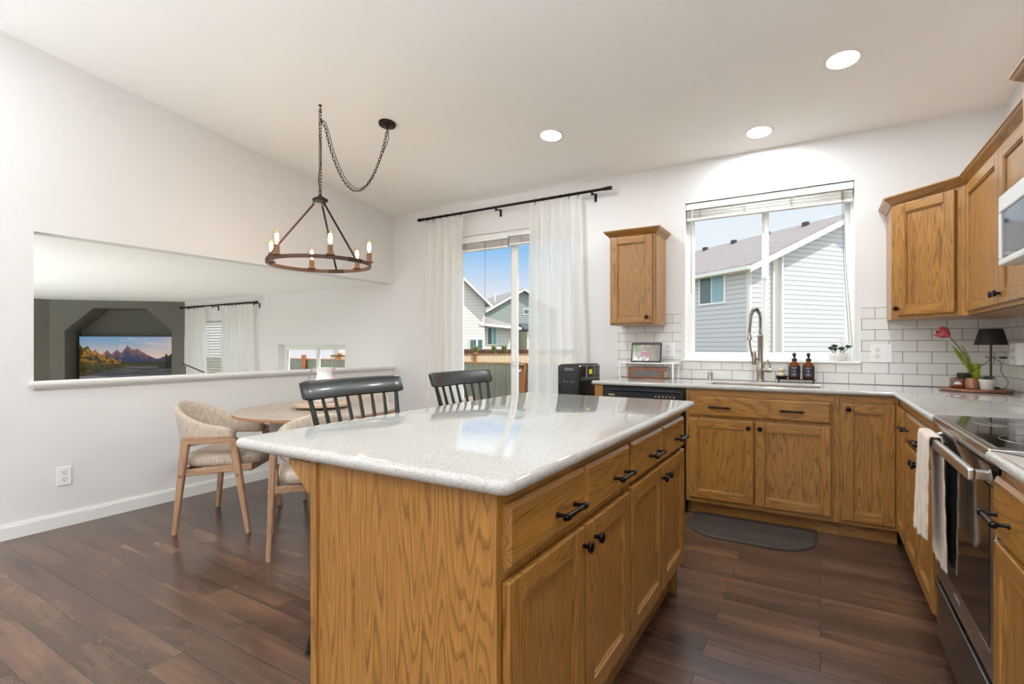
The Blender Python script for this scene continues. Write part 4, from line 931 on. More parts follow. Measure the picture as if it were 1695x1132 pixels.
outlet('wall_outlet', 'white double outlet low on the left wall', (XL, 1.322, .330), PI/2, th=.008, w_=.075, h_=.12)
outlet('wall_outlet', 'white two-gang outlet and switch plate right of the window', (.360, YB-.009, 1.130), 0, w_=.118, h_=.125, gangs=2, switch=True)
outlet('wall_outlet', 'white outlet plate on the tiles right of the tablet', (-1.093, YB-.009, 1.155), 0, w_=.118, h_=.125, gangs=1)
ob = outlet('wall_outlet', 'thick white outlet extender on the right wall by the lamp', (XR-.009, 4.015, 1.135), -PI/2, w_=.135, h_=.125, gangs=2, th=.035)

# ------------------------------------------------------------------ corner tray group
TX, TY = .787, 4.0
ZT_ = .9145
m_ = MB(); m_.lathe([(.160, 0), (.168, .004), (.168, .011), (.164, .015)], (0, 0, 0), 40)
o = build('serving_board', m_, WAL, None, True); o.location = (TX, TY, ZT_); tag(o, 'round walnut serving board in the counter corner', 'board')
zb = ZT_+.0152
t = thing('candle_jar', 'square amber candle jar with white label on the board', 'candle', (.700, 4.005, zb))
build('jar', MB().box(-.032, .032, -.032, .032, 0, .062, .008, 3), mat('brown_glass', (118, 66, 38), .12, coat=1), t, True)
m_ = MB(); pp = [(.018*math.cos(a), .018*math.sin(a)) for a in [PI*k/12 for k in range(13)]]; m_.prism(pp, -.0326, -.0321, M=Matrix(((1, 0, 0, 0), (0, 0, 1, 0), (0, 1, 0, .022), (0, 0, 0, 1))))
build('white_label', m_, mat('label_white', (226, 222, 216), .6), t)
t = thing('candle_jar', 'round amber jar between the square jar and the succulent', 'jar', (.762, 3.955, zb))
build('jar', MB().lathe([(.028, 0), (.032, .003), (.033, .05), (.030, .058), (.030, .064), (.026, .064), (.026, .01)], (0, 0, 0), 28), mat('brown_glass'+'2', (150, 84, 44), .12, coat=1), t, True)
t = thing('black_canister', 'low black tin behind the brown candle jars', 'tin', (.748, 4.075, zb))
build('tin_body', MB().lathe([(.031, 0), (.033, .003), (.033, .058)], (0, 0, 0), 30), mat('tin_dark', (52, 40, 36), .3, metal=.5), t, True)
build('tin_lid', MB().lathe([(.0335, .058), (.0345, .060), (.0345, .076), (.033, .088), (.016, .089)], (0, 0, 0), 30), BLKM, t, True)
t = thing('succulent', 'small green succulent in a tapered white pot on the board', 'potted plant', (.822, 3.928, zb))
build('pot', MB().lathe([(.026, 0), (.029, .003), (.0375, .058), (.0385, .060), (.035, .060), (.034, .050)], (0, 0, 0), 28), CER, t, True)
m_ = MB(); succulent(m_, (0, 0, .052), 22, .038, .0055, random.Random(3), (.15, 1.3)); build('leaves', m_, mat('succulent_dark', (74, 88, 66), .5, var=.3, vscale=80), t, True)
# tulip in lime vase
vx, vy = .802, 4.12
t = thing('glass_vase', 'lime green glass vase holding the tulip', 'vase', (vx, vy, zb))
build('vase_glass', MB().lathe([(.024, 0), (.030, .004), (.034, .03), (.030, .09), (.034, .135), (.036, .14), (.0335, .14), (.028, .09), (.031, .03), (.024, .008)], (0, 0, 0), 28), LIME, t, True)
build('water', MB().lathe([(.022, .009), (.029, .03), (.0275, .08)], (0, 0, 0), 24), mat('green_water', (196, 208, 110), .2), t, True)
t = thing('tulip', 'single pink tulip leaning left out of the green vase', 'flower', (vx, vy, zb+.085)); sh = t.location
stem = [(vx-.004, vy, zb+.09), (vx-.03, vy-.005, zb+.17), (vx-.075, vy-.02, zb+.245), (vx-.125, vy-.04, zb+.315)]
TG = mat('tulip_green', (132, 150, 50), .45, var=.2, vscale=20)
build('stem', MB().tube(stem, .0032, 8), mat('tulip_stem', (116, 104, 66), .5), t, True, sh)
m_ = MB(); leaf_mesh(m_, (vx-.008, vy, zb+.09), (-.55, -.1, 1), .20, .014, .15, -.05, 12, (.35, -.93, 0)); build('leaf', m_, TG, t, True, sh)
m_ = MB(); leaf_mesh(m_, (vx+.004, vy-.004, zb+.09), (-.36, .05, 1), .18, .010, .2, .0, 12, (.1, -1, 0)); build('leaf', m_, mat('tulip_green_pale', (158, 160, 84), .5, var=.3, vscale=30), t, True, sh)
hd = Vector(stem[-1]); ax = Vector((-.75, -.2, .5)).normalized(); u = ax.orthogonal().normalized(); w__ = ax.cross(u)
for i in range(6):
    a = i*PI/3; out = u*math.cos(a)+w__*math.sin(a); tan = ax.cross(out)
    def pf(p, q, a=a, out=out, tan=tan, i=i):
        wv = (p-.5)*2; wd = .024*math.sin(PI*min(1, q*.85+.12))**.8
        r = .006+.026*math.sin(PI*min(.62, q*.62+.02))+(.008*q*q if i % 2 else .002*q)
        return hd+ax*(.066*q-.004)+out*(r-.006*wv*wv)+tan*wv*wd
    o = build('petal', MB().grid(pf, 8, 10), mat('tulip_pink', (218, 98, 108), .5, var=.12, vscale=60), t, 2, sh)
# lamp
lx, ly = .872, 4.085
t = thing('table_lamp', 'slim cordless table lamp with a dark cone shade', 'lamp', (lx, ly, zb)); sh = t.location
build('base', MB().lathe([(.037, 0), (.039, .002), (.039, .006), (.010, .009)], (lx, ly, zb), 30), BLKM, t, True, sh)
build('pole', MB().tube([(lx, ly, zb+.006), (lx, ly, zb+.29)], .006, 12), mat('lamp_bronze', (86, 66, 58), .4, metal=.5), t, True, sh)
build('lamp_shade', MB().lathe([(.0765, .258), (.077, .259), (.054, .352), (.051, .354), (.004, .354), (.004, .351), (.050, .350), (.073, .2595)], (lx, ly, zb), 36, cap=False), BLKM, t, True, sh)
# cord to the outlet
px0, py0, pz0 = XR-.046, 4.105, 1.112
t = thing('power_cord', 'thin black cord from the right wall outlet behind the lamp', 'cord', (px0, py0, pz0)); sh = t.location
build('plug', MB().box(px0-.036, px0-.001, py0-.006, py0+.006, pz0-.006, pz0+.006, .003), BLACK, t, shift=sh)
build('cable', MB().tube(cat([(px0-.034, py0, pz0), (px0-.10, py0-.01, pz0+.006), (.86, 4.05, 1.10), (.80, 4.025, 1.05), (.762, 4.05, 1.022)]), .0018, 6), BLACK, t, True, sh)
build('cable', MB().tube(cat([(px0-.034, py0, pz0), (px0-.07, py0-.03, pz0), (.905, 4.03, 1.08), (.90, 4.01, 1.03), (.925, 3.99, .98), (.915, 3.975, .945), (.89, 3.97, .934), (.875, 3.985, .933)]), .0018, 6), BLACK, t, True, sh)

# ------------------------------------------------------------------ dining table
TC = (-2.98, 2.32)
GT = mat('table_grey', (172, 164, 156), .35, var=.06, vscale=5)
t = thing('dining_table', 'round grey dining table with wooden rim under the chandelier', 'table', (TC[0], TC[1], 0))
build('tabletop', MB().lathe([(.50, .722), (.525, .726), (.53, .735), (.53, .744), (.525, .7505), (.50, .7515)], (0, 0, 0), 64), mat('tabletop_wood', (168, 152, 138), .28, var=.1, vscale=6), t, True)
build('table_rim', MB().lathe([(.505, .721), (.531, .7245), (.5335, .7345), (.531, .744), (.525, .744)], (0, 0, 0), 64, cap=False), mat('rim_wood', (160, 118, 86), .4), t, True)
build('apron', MB().lathe([(.29, .60), (.31, .605), (.315, .721), (.25, .721)], (0, 0, 0), 48), GT, t, True)
build('pedestal', MB().lathe([(.05, 0), (.05, .30), (.06, .50), (.14, .601)], (0, 0, 0), 40), GT, t, True)
t = thing('lazy_susan', 'round wooden lazy susan in the middle of the dining table', 'lazy susan', (TC[0]+.0, TC[1]+.03, .752))
build('turntable_base', MB().lathe([(.09, 0), (.09, .012), (.07, .014)], (0, 0, 0), 30), BLKM, t, True)
build('board', MB().lathe([(.188, .0145), (.195, .018), (.195, .034), (.190, .038)], (0, 0, 0), 48), mat('susan_wood', (190, 162, 140), .45, var=.1, vscale=8), t, True)
t = thing('pitcher', 'white ceramic pitcher with a thin loop handle on the lazy susan', 'pitcher', (TC[0]+.02, TC[1]+.03, .7902), math.radians(31))
n_ = 28; rg = []
for r, z, sp_ in ((.050, 0, 0), (.060, .004, 0), (.074, .03, 0), (.082, .07, 0), (.080, .11, 0), (.066, .145, 0), (.052, .17, 0), (.048, .195, .004), (.051, .228, .022), (.054, .24, .038), (.050, .24, .036), (.044, .225, .015), (.040, .19, 0)):
    rg.append([((r+(sp_*max(0, math.cos(2*PI*j/n_))**6))*math.cos(2*PI*j/n_), r*math.sin(2*PI*j/n_), z) for j in range(n_)])
build('pitcher_body', MB().loft(rg), mat('matte_ceramic', (238, 233, 229), .6), t, True)
build('handle', MB().tube(cat([(-.040, 0, .222), (-.062, 0, .236), (-.088, 0, .225), (-.104, 0, .19), (-.104, 0, .14), (-.090, 0, .10), (-.068, 0, .085)]), .0045, 8), mat('handle_grey', (150, 146, 144), .4), t, True)

# ------------------------------------------------------------------ dining chairs
def make_chair(label):
    t = thing('dining_chair', label, 'chair', group='upholstered chairs around the dining table')
    for sx in (-1, 1):
        x = sx*.283; xt = sx*.262
        build('leg', MB().beam((xt, -.165, .59), (x, -.222, .0), .034, .026, .052, .028, side=(1, 0, 0), bev=.006), BCH, t)
        build('leg', MB().beam((xt, .120, .59), (x, .222, .0), .034, .026, .052, .028, side=(1, 0, 0), bev=.006), BCH, t)
        m_ = MB(); w_ = .034
        poly = [(-.192, .565), (-.188, .590), (-.172, .605), (.118, .605), (.140, .598), (.148, .580), (.146, .560), (.09, .562), (-.14, .562)]
        m_.loft([[(xt-w_/2*1.02, y, z) for y, z in poly], [(xt+w_/2*1.02, y, z) for y, z in poly]]); build('armrest', m_, BCHH, t)
        build('seat_rail', MB().beam((sx*.255, -.20, .375), (sx*.255, .235, .415), .028, .028, .042, .042, bev=.004), BCHH, t)
        for y in (-.186, .156): build('bolt_cover', MB().tube([(sx*.287, y, .365), (sx*.292, y, .365)], .008, 10), mat('bolt_brown', (140, 96, 66), .4), t, True)
    build('cross_rail', MB().box(-.25, .25, .205, .232, .385, .43, .004).box(-.25, .25, -.205, -.18, .36, .40, .004), BCHH, t)
    # seat cushion
    rg = []
    for k, z in ((.90, .405), (.98, .415), (1.0, .44), (.99, .465), (.93, .482), (.75, .491), (.3, .494)):
        rg.append([(k*.238*math.copysign(abs(math.cos(a))**.55, math.cos(a)), .015+k*.248*math.copysign(abs(math.sin(a))**.55, math.sin(a)), z) for a in [2*PI*j/36 for j in range(36)]])
    build('seat', MB().loft(rg), FAB, t, 2)
    # wrap-around shell
    rings = []; nS = 36
    for i in range(nS+1):
        s_ = -1+2*i/nS; a_ = abs(s_)
        if a_ < .62:
            an = -PI/2+s_/.62*PI/2; cx_, cy_ = .226*math.cos(an), -.085+.205*math.sin(an); nx_, ny_ = math.cos(an), math.sin(an)
        else:
            q = (a_-.62)/.38; cx_ = math.copysign(.226+.004*q, s_); cy_ = -.085+q*.205; nx_, ny_ = math.copysign(1, s_), 0
        e = min(1, max(0, 1-a_/.8)); bl = e*e*(3-2*e)
        top = .672+.14*bl-.02*max(0, a_-.8)/.2; bot = .556-.03*min(1, max(0, (.66-a_)/.3)); th = .021
        if a_ > .97: th = .013; top -= .012; bot += .004
        lean = .05
        c_ = []
        for j in range(14):
            b_ = 2*PI*j/14; hz = (top+bot)/2+(top-bot)/2*math.copysign(abs(math.sin(b_))**.6, math.sin(b_)); o_ = th*math.copysign(abs(math.cos(b_))**.8, math.cos(b_))+lean*(hz-.6)*bl*4
            c_.append((cx_+nx_*o_, cy_+ny_*o_, hz))
        rings.append(c_)
    build('backrest', MB().loft(rings), FAB, t, 2)
    return t
ch = make_chair('upholstered beige chair standing free by the left wall')
def place(o, x, y, fx_, fy_): o.location = (x, y, 0); o.rotation_euler = (0, 0, math.atan2(fy_, fx_)-PI/2)
place(ch, -3.447, 1.98, .803, .597)
for lab, x, y, fx_, fy_ in (('upholstered beige chair behind the near left corner of the island', -2.60, 2.045, -.81, .585),
                            ('upholstered chair on the far side of the table, mostly hidden', -3.20, 2.82, .35, -.94),
                            ('upholstered chair behind the far stool, near the left curtain', -2.42, 2.83, -.70, -.71)):
    c_ = dup(ch); c_['label'] = lab; place(c_, x, y, fx_, fy_)

# ------------------------------------------------------------------ bar stools
def make_stool(label):
    t = thing('bar_stool', label, 'stool', group='dark spindle-back stools at the island')
    m_ = MB(); rg = []
    for k, z in ((.88, .605), (.97, .612), (1, .628), (.98, .64), (.9, .645), (.5, .636)):
        rg.append([(k*.225*math.copysign(abs(math.cos(a))**.6, math.cos(a)), k*.20*math.copysign(abs(math.sin(a))**.6, math.sin(a)), z) for a in [2*PI*j/32 for j in range(32)]])
    build('seat', m_.loft(rg), STOOL, t, 2)
    for sx in (-1, 1):
        for sy in (-1, 1):
            build('leg', MB().tube([(sx*.16, sy*.14, .61), (sx*.215, sy*.185, .3), (sx*.282, sy*.242, 0)], [.017, .021, .014], 12), STOOL, t, True)
        build('stretcher', MB().tube([(sx*.235, -.20, .20), (sx*.235, .20, .20)], .010, 8), STOOL, t, True)
    build('foot_rest', MB().tube([(-.235, .20, .20), (.235, .20, .20)], .011, 8).tube([(-.215, -.185, .31), (.215, -.185, .31)], .010, 8), STOOL, t, True)
    W2 = .272
    def arcp(u, z):  # u in -1..1 along the crest rail
        return (W2*u, -.33+.03*u*u+(1.04-z)*.30, z)
    rg = []
    for i in range(25):
        u = -1+i/12; x, y, z = arcp(u, 1.0); e = .006 if abs(u) > .97 else 0
        c_ = []
        for dy_, zz in ((-.013, .970), (-.013, 1.035), (-.007, 1.041), (.007, 1.041), (.013, 1.035), (.013, .970), (.007, .965), (-.007, .965)):
            xx, yy, z_ = arcp(u, zz); c_.append((xx, yy+dy_*(1-e*30), zz+(-e if zz > 1 else e)))
        rg.append(c_)
    build('crest_rail', MB().loft(rg), STOOL, t, True)
    for i in range(8):
        u = -.88+i*1.76/7; x, y, z = arcp(u, .975); r_ = .0115 if i in (0, 7) else .0085
        build('spindle', MB().tube([(x, y, z), (x*.9, y*.62-.07, .80), (x*.78, -.175, .63)], [r_*.8, r_*1.15, r_], 10), STOOL, t, True)
    return t
st = make_stool('dark green spindle-back bar stool nearest the camera at the island'); st.location = (-1.445, 1.545, 0); st.rotation_euler = (0, 0, -PI/2)
s2 = dup(st); s2['label'] = 'dark green spindle-back bar stool in front of the sliding door'; s2.location = (-1.43, 2.30, 0)

# ------------------------------------------------------------------ chandelier
hk = Vector((-3.088, 2.417, 2.921)); RZ = 1.772; RR = .352; CA = math.radians(31.27)
t = thing('chandelier', 'ring chandelier with six glowing filament bulbs over the table', 'chandelier', (hk.x, hk.y, RZ)); sh = t.location
RW = mat('chandelier_wood', (84, 58, 43), .4, metal=.4); AB = mat('antique_bronze', (52, 40, 32), .35, metal=.8); SI = mat('socket_brown', (112, 74, 38), .5)
n_ = 96; sec = [(-.004, -.013), (.004, -.013), (.004, .013), (-.004, .013)]
build('ring', MB().loft([[(hk.x+(RR+a)*math.cos(2*PI*i/n_), hk.y+(RR+a)*math.sin(2*PI*i/n_), RZ+b_) for a, b_ in sec] for i in range(n_)], loop=True), RW, t, shift=sh)
for k in range(3):
    a0 = CA+math.radians(90.8+120*k)
    build('ring_plate', MB().loft([[(hk.x+(RR+a*1.9)*math.cos(a0+d_), hk.y+(RR+a*1.9)*math.sin(a0+d_), RZ+b_*1.08) for a, b_ in sec] for d_ in [-.17+.034*i for i in range(11)]]), AB, t, shift=sh)
    p1 = Vector((hk.x+RR*math.cos(a0), hk.y+RR*math.sin(a0), RZ+.012)); p0 = Vector((hk.x+.045*math.cos(a0), hk.y+.045*math.sin(a0), 2.20))
    build('arm_rod', MB().beam(p0, p1, .012, .012, .012, .012, bev=.002), RW if k == 1 else AB, t, shift=sh)
    lk = MB(); lk.tube([p0+Vector((.010*math.cos(q), 0, .012+.012*math.sin(q))) for q in [2*PI*j/12 for j in range(12)]], .003, 6, loop=True); build('link', lk, AB, t, True, sh)
build('hub', MB().lathe([(.014, -.012), (.050, -.010), (.054, -.004), (.054, .004), (.036, .010), (.030, .020), (.012, .026), (.010, .040)], (hk.x, hk.y, 2.236), 28), AB, t, True, sh)
for k in range(6):
    a0 = CA+math.radians(.8+60*k); bx, by = hk.x+RR*math.cos(a0), hk.y+RR*math.sin(a0)
    s_ = build('socket', MB().lathe([(.012, -.002), (.030, .0), (.030, .006), (.021, .010), (.018, .016), (.018, .066), (.016, .068)], (bx, by, RZ+.013), 20), SI, t, True, sh)
    build('bulb_glass', MB().lathe([(.013, .066), (.014, .078), (.020, .10), (.0275, .128), (.029, .142), (.0255, .158), (.015, .170), (.004, .174)], (bx, by, RZ+.013), 20), BULBG, s_, True, sh)
    pl = bpy.data.lights.new('bulb_light', 'POINT'); pl.energy = .9; pl.color = (1, .84, .62); pl.shadow_soft_size = .03; po = bpy.data.objects.new('bulb_light', pl); COL.objects.link(po); po.parent = s_; po.location = (bx-sh.x, by-sh.y, RZ+.12-sh.z)
    fm = MB()
    for q in range(4):
        an = q*PI/2; fm.tube([(bx+.004*math.cos(an), by+.004*math.sin(an), RZ+.088), (bx+.011*math.cos(an+.3), by+.011*math.sin(an+.3), RZ+.118), (bx+.007*math.cos(an+.8), by+.007*math.sin(an+.8), RZ+.155)], .0032, 6)
    build('filament', fm, mat('filament', (255, 190, 110), .5, em=(255, 214, 160), ems=40), s_, shift=sh)
def chain(mb, pts, L=.030, r=.0026, wd=.0085):
    P = [Vector(p) for p in pts]; seg = [(P[i+1]-P[i]).length for i in range(len(P)-1)]; tot = sum(seg); n = int(tot/(L*.74))
    for i in range(n):
        s_ = (i+.5)/n*tot; k = 0
        while k < len(seg)-1 and s_ > seg[k]: s_ -= seg[k]; k += 1
        c_ = P[k].lerp(P[k+1], s_/seg[k]); d = (P[k+1]-P[k]).normalized(); u = d.orthogonal().normalized() if abs(d.z) < .999 else Vector((1, 0, 0)); w__ = d.cross(u)
        v_ = u if i % 2 else w__
        v_ = (v_*.9+(w__ if i % 2 else u)*.4).normalized()
        ring = []
        for q in range(12):
            a = 2*PI*q/12; ring.append(c_+d*(L/2)*math.sin(a)*.92+v_*wd*math.cos(a))
        mb.tube(ring, r, 5, loop=True)
    return mb
zh = ceil_z(hk.y)
build('chain', chain(MB(), [(hk.x, hk.y, 2.275), (hk.x, hk.y, zh-.03)]), AB, t, True, sh)
cn = Vector((-2.813, 2.807, 2.874)); cn.z = ceil_z(cn.y)
def sag(a, b, depth, n=26, skew=1.0):
    out = []
    for i in range(n+1):
        q = i/n; p = a.lerp(b, q); k = 4*q*(1-q); out.append(Vector((p.x, p.y, p.z-depth*(k**.9))))
    return out
sw = [Vector((hk.x+.004, hk.y, zh-.10))] + sag(Vector((hk.x+.02, hk.y+.03, zh-.16)), Vector((cn.x, cn.y, cn.z-.05)), .46)
# put the low point nearer the canopy
build('swag_chain', chain(MB(), sw, .034), AB, t, True, sh)
cp = [Vector((hk.x+.004, hk.y, 2.28)), Vector((hk.x-.022, hk.y, 2.40)), Vector((hk.x+.003, hk.y, 2.48)), Vector((hk.x+.006, hk.y, zh-.3)), Vector((hk.x-.012, hk.y, zh-.14)), Vector((hk.x+.03, hk.y+.02, zh-.12))]+[p+Vector((.006, .012, .02)) for p in sw[3:-3]]+[Vector((cn.x+.012, cn.y, cn.z-.12)), Vector((cn.x, cn.y, cn.z-.03))]
build('electric_cord', MB().tube(cat(cp, 3), .0028, 6), BLKM, t, True, sh)
CT = Matrix.Translation(cn) @ Rx(-math.atan(.1208))
m_ = MB(); m_.lathe([(.064, 0), (.066, -.006), (.062, -.018), (.020, -.024), (.010, -.040)], (0, 0, 0), 30); bmesh.ops.transform(m_.bm, matrix=CT, verts=m_.bm.verts); build('canopy', m_, AB, t, True, sh)
m_ = MB(); m_.lathe([(.012, 0), (.012, -.006), (.004, -.010)], (hk.x, hk.y, zh), 14); m_.tube([(hk.x, hk.y, zh-.008), (hk.x, hk.y, zh-.02), (hk.x+.012, hk.y, zh-.034), (hk.x, hk.y, zh-.046), (hk.x-.010, hk.y, zh-.038)], .003, 8); build('ceiling_hook', m_, AB, t, True, sh)

# ------------------------------------------------------------------ recessed lights, the unseen ones added as fill
LENS = mat('can_lens', (255, 250, 240), .4, em=(255, 246, 230), ems=9)
labs = ['round recessed ceiling light nearest the curtain rod', 'round recessed ceiling light just above the sink window', 'largest recessed ceiling light at upper right']
al = math.atan(.1208)
for i, (x, y, vis) in enumerate(CANS):
    z = ceil_z(y)
    lab = labs[i] if vis else 'unseen ceiling fill light added to brighten the kitchen'
    t = thing('recessed_light', lab, 'ceiling light', (x, y, z), group='recessed ceiling lights'); t.rotation_euler = (-al, 0, 0)
    build('trim_ring', MB().lathe([(.098, 0), (.098, -.004), (.092, -.006), (.080, -.006), (.078, -.002), (.078, 0)], (0, 0, 0), 36, cap=False), WHITEP, t, True)
    build('lens', MB().lathe([(.079, -.0005), (.079, -.003), (.04, -.0035)], (0, 0, 0), 32), LENS, t, True)
    l = bpy.data.lights.new('can_light', 'AREA'); l.shape = 'DISK'; l.size = .15; l.energy = CAN_W*(1 if vis else 1.25); l.color = (.87, .95, .99)
    lo = bpy.data.objects.new('can_light', l); COL.objects.link(lo); lo.parent = t; lo.location = (0, 0, -.012)

for x_, y_ in ((-5.4, .2), (-7.4, .2), (-5.4, -.9), (-7.4, -.9)):  # living room fill lights, added out of sight to lift its brightness
    t = thing('recessed_light', 'ceiling fill light added in the unseen part of the living room', 'ceiling light', (x_, y_, 1.905), group='added living room fill lights')
    build('trim_ring', MB().lathe([(.098, 0), (.098, -.004), (.092, -.006), (.080, -.006), (.078, -.002), (.078, 0)], (0, 0, 0), 36, cap=False), WHITEP, t, True)
    build('lens', MB().lathe([(.079, -.0005), (.079, -.003), (.04, -.0035)], (0, 0, 0), 32), LENS, t, True)
    l = bpy.data.lights.new('can_light', 'AREA'); l.shape = 'DISK'; l.size = .15; l.energy = CAN_W*.5; l.color = (.87, .95, .99)
    lo = bpy.data.objects.new('can_light', l); COL.objects.link(lo); lo.parent = t; lo.location = (0, 0, -.012)
# ------------------------------------------------------------------ television
a_tv = math.atan2(DE.y, DE.x)+PI   # local x runs right (toward the window corner)
c0 = D0+DE*.915-DN*.28
t = thing('television', 'wall-mounted television showing autumn mountains in the olive niche', 'television', (c0.x, c0.y, .545), a_tv)
TVW, TVH = 1.41, .80
build('tv_body', MB().box(-TVW/2, TVW/2, 0, .035, 0, TVH, .004), BLACK, t)
build('wall_mount', MB().box(-.2, .2, .035, .165, .2, .55), BLACK, t)
def ridge(u):
    pk = [(-.02, .40), (.06, .42), (.16, .50), (.24, .54), (.275, .66), (.32, .54), (.375, .665), (.42, .58), (.455, .68), (.485, .79), (.515, .70), (.55, .66), (.59, .70), (.63, .60), (.70, .50), (.79, .40), (.86, .47), (.91, .50), (1.02, .46)]
    for (a, za), (b, zb_) in zip(pk, pk[1:]):
        if a <= u <= b: return za+(zb_-za)*(u-a)/(b-a)+.03*(fbm(u*40, 1, 7)-.5)
    return .4
def mount(u, v):
    V = (v-.0)
    # visible part of the picture is the upper two thirds
    y = (V-.22)/.78
    sky = mixc((226, 196, 176), (118, 158, 196), (y-.45)/.5)
    if u > .55: sky = mixc(sky, (226, 196, 190), (u-.55)*1.6*(1-abs(y-.8)))
    sky = mixc(sky, (232, 214, 208), .5*max(0, fbm(u*5, y*12+u*3, 2)-.45)*3*(u > .4))
    c_ = sky
    rd = ridge(u)*.98
    if y < rd:
        k = (rd-y)/.3; c_ = mixc((150, 96, 92), (52, 72, 112), k+.9*(fbm(u*30, y*16, 5)-.42)+(0 if .25 < u < .7 else .5))
        c_ = mixc(c_, (170, 160, 170), .6*max(0, fbm(u*44, y*30, 6)-.58)*4*(k < .5))
    fl = .30+.05*fbm(u*30, 0, 11)
    if y < fl: c_ = mixc((44, 60, 44), (92, 86, 42), fbm(u*24, y*20, 12))
    tr = .80-1.05*u-.10*abs(math.sin(u*38))+.08*fbm(u*60, y*8, 13)
    if u < .42 and y < max(tr, .34+.06*fbm(u*40, 3, 2)):
        g = fbm(u*36, y*18, 14); c_ = mixc((54, 52, 26), (206, 140, 40), (g-.3)*2.4+(u-.15)*1.2)
    if u < .52 and y < .27: c_ = mixc((56, 54, 24), (142, 122, 48), (fbm(u*40, y*40, 15)-.2)*1.6)
    if u > .88 and y < .42+.12*abs(math.sin(u*55)): c_ = mixc((20, 28, 24), (44, 52, 38), fbm(u*40, y*20, 16))
    if y < .20 and u > .52-1.9*(.20-y) and not (u > .80 and .13 < y):
        c_ = mixc((84, 86, 96), (150, 146, 146), (fbm(u*6, y*50, 17)-.3)*2+.9*(y > .16))
    if y > -.05: c_ = tuple(v*(.62+.38*min(1, max(0, y-.1)*1.6)) if y < rd else v for v in c_)
    return c_
picture('screen', t, -TVW/2+.008, TVW/2-.008, .012, TVH-.008, -.0012, 190, 110, mount, mat_attr('tv_screen', .6), None)
# floor lamp arm near the living room window
t = thing('music_stand', 'thin dark metal stand with slanted arm by the living room curtain', 'stand', (-7.7, 3.75, LZ)); sh = t.location
build('pole', MB().tube([(-7.7, 3.75, LZ+.02), (-7.7, 3.75, .90)], .008, 8), BLKM, t, True, sh)
build('arm', MB().tube([(-7.78, 3.75, .935), (-7.26, 3.78, .82)], .009, 8), BLKM, t, True, sh)
build('base', MB().lathe([(.15, 0), (.15, .015), (.02, .03)], (-7.7, 3.75, LZ), 24), BLKM, t, True, sh)

# ================================================================== OUTSIDE
GZ = -.95
gm = mat('lawn_ground', (112, 112, 84), .95, var=.25, vscale=1.5)
struct('ground', MB().box(-70, 40, YB+.3, 90, GZ-.2, GZ), gm)
struct('patio', MB().box(-4.6, 1.2, YB+.16, 7.6, GZ, -.12), mat('patio_concrete', (176, 172, 164), .9, var=.08, vscale=2))
# near fence
FB = mat_stripes('weathered_boards', (128, 128, 112), (66, 62, 52), .14, 0, .05, soft=.35, rough=.85)
FT = mat('fence_rail', (150, 112, 78), .8, var=.2, vscale=3); FP = mat('fence_post', (158, 98, 62), .8, var=.15, vscale=3)
t = thing('fence', 'weathered grey-green board fence across the back yard', 'fence', (-8, 9.2, GZ)); sh = t.location
build('boards', MB().box(-20, 3, 9.19, 9.215, GZ+.04, .80), FB, t)
for o in t.children: o.location = (8, -9.2, -GZ)
build('cap_rail', MB().box(-20, 3, 9.16, 9.25, .80, .835, .004), FT, t, shift=sh)
for x in (-12.35, -5.27): build('post', MB().box(x-.055, x+.055, 9.08, 9.16, GZ, .80 if x > -6 else .94), FP, t, shift=sh)
t = thing('fence_lamp', 'small bronze lamp fixed to the fence post', 'outdoor lamp', (-5.27, 8.96, .76)); sh = t.location
build('lamp_head', MB().lathe([(.02, .10), (.10, .06), (.11, .03), (.05, .0), (.06, -.05), (.02, -.07)], (-5.27, 8.96, .76), 16), mat('lamp_brown', (110, 84, 60), .5), t, True, sh)
build('lamp_glass', MB().ball((-5.27, 8.96, .70), .05), mat('lamp_opal', (232, 226, 214), .3), t, True, sh)
# oriented frame shared by the neighbouring plots
E1 = Vector((.607, .794, 0)).normalized(); E2 = Vector((-.794, .607, 0)).normalized()
RZO = math.atan2(E1.y, E1.x)       # local x = E1 (along facade), local y = E2 (away from us), facade normal = -y local
FB2 = mat_stripes('sunlit_boards', (206, 184, 156), (160, 136, 108), .14, 0, .06, soft=.12, rough=.85)
t = thing('fence', 'pale tan fence further back behind the grey fence', 'fence', (-9.29, 13.08, GZ), RZO)
build('boards', MB().box(-4.3, 4.6, 0, .025, .03, 1.865), FB2, t)
build('cap_rail', MB().box(-4.3, 4.6, -.02, .045, 1.86, 1.885), FT, t)
for k in range(7): build('post', MB().box(-4.06+k*1.35-.04, -4.06+k*1.35+.04, -.06, 0, 0, 1.86).box(-4.06+k*1.35-.06, -4.06+k*1.35+.06, -.08, .06, 1.86, 1.93, .01), FP, t)
solo('garden_bank', MB().box(-16, -8, 19.5, 20.2, GZ, 1.03), mat('bark_red', (112, 74, 66), .95, var=.3, vscale=4), 'low reddish brown bank behind the tan fence', 'garden wall', (-18, 20, GZ))
def shrub(label, x, y, h, seed):
    rnd = random.Random(seed); t = thing('conifer_shrub', label, 'shrub', (x, y, GZ), group='small conifers behind the tan fence')
    m_ = MB()
    for i in range(160):
        q = rnd.random(); a = rnd.uniform(0, 2*PI); r = (.04+.20*(1-q))*rnd.uniform(.5, 1); z = h*(.55+.45*q)
        leaf_mesh(m_, (r*math.cos(a)*.5, r*math.sin(a)*.5, z-.1), (math.cos(a), math.sin(a), 1.6), .16, .03, .5, .1, 3)
    build('foliage', m_, mat('conifer_green', (104, 116, 52), .8, var=.3, vscale=5), t, True)
    build('trunk', MB().tube([(0, 0, 0), (0, 0, h*.75)], .04, 8), mat('trunk_brown', (86, 66, 50), .9), t, True)
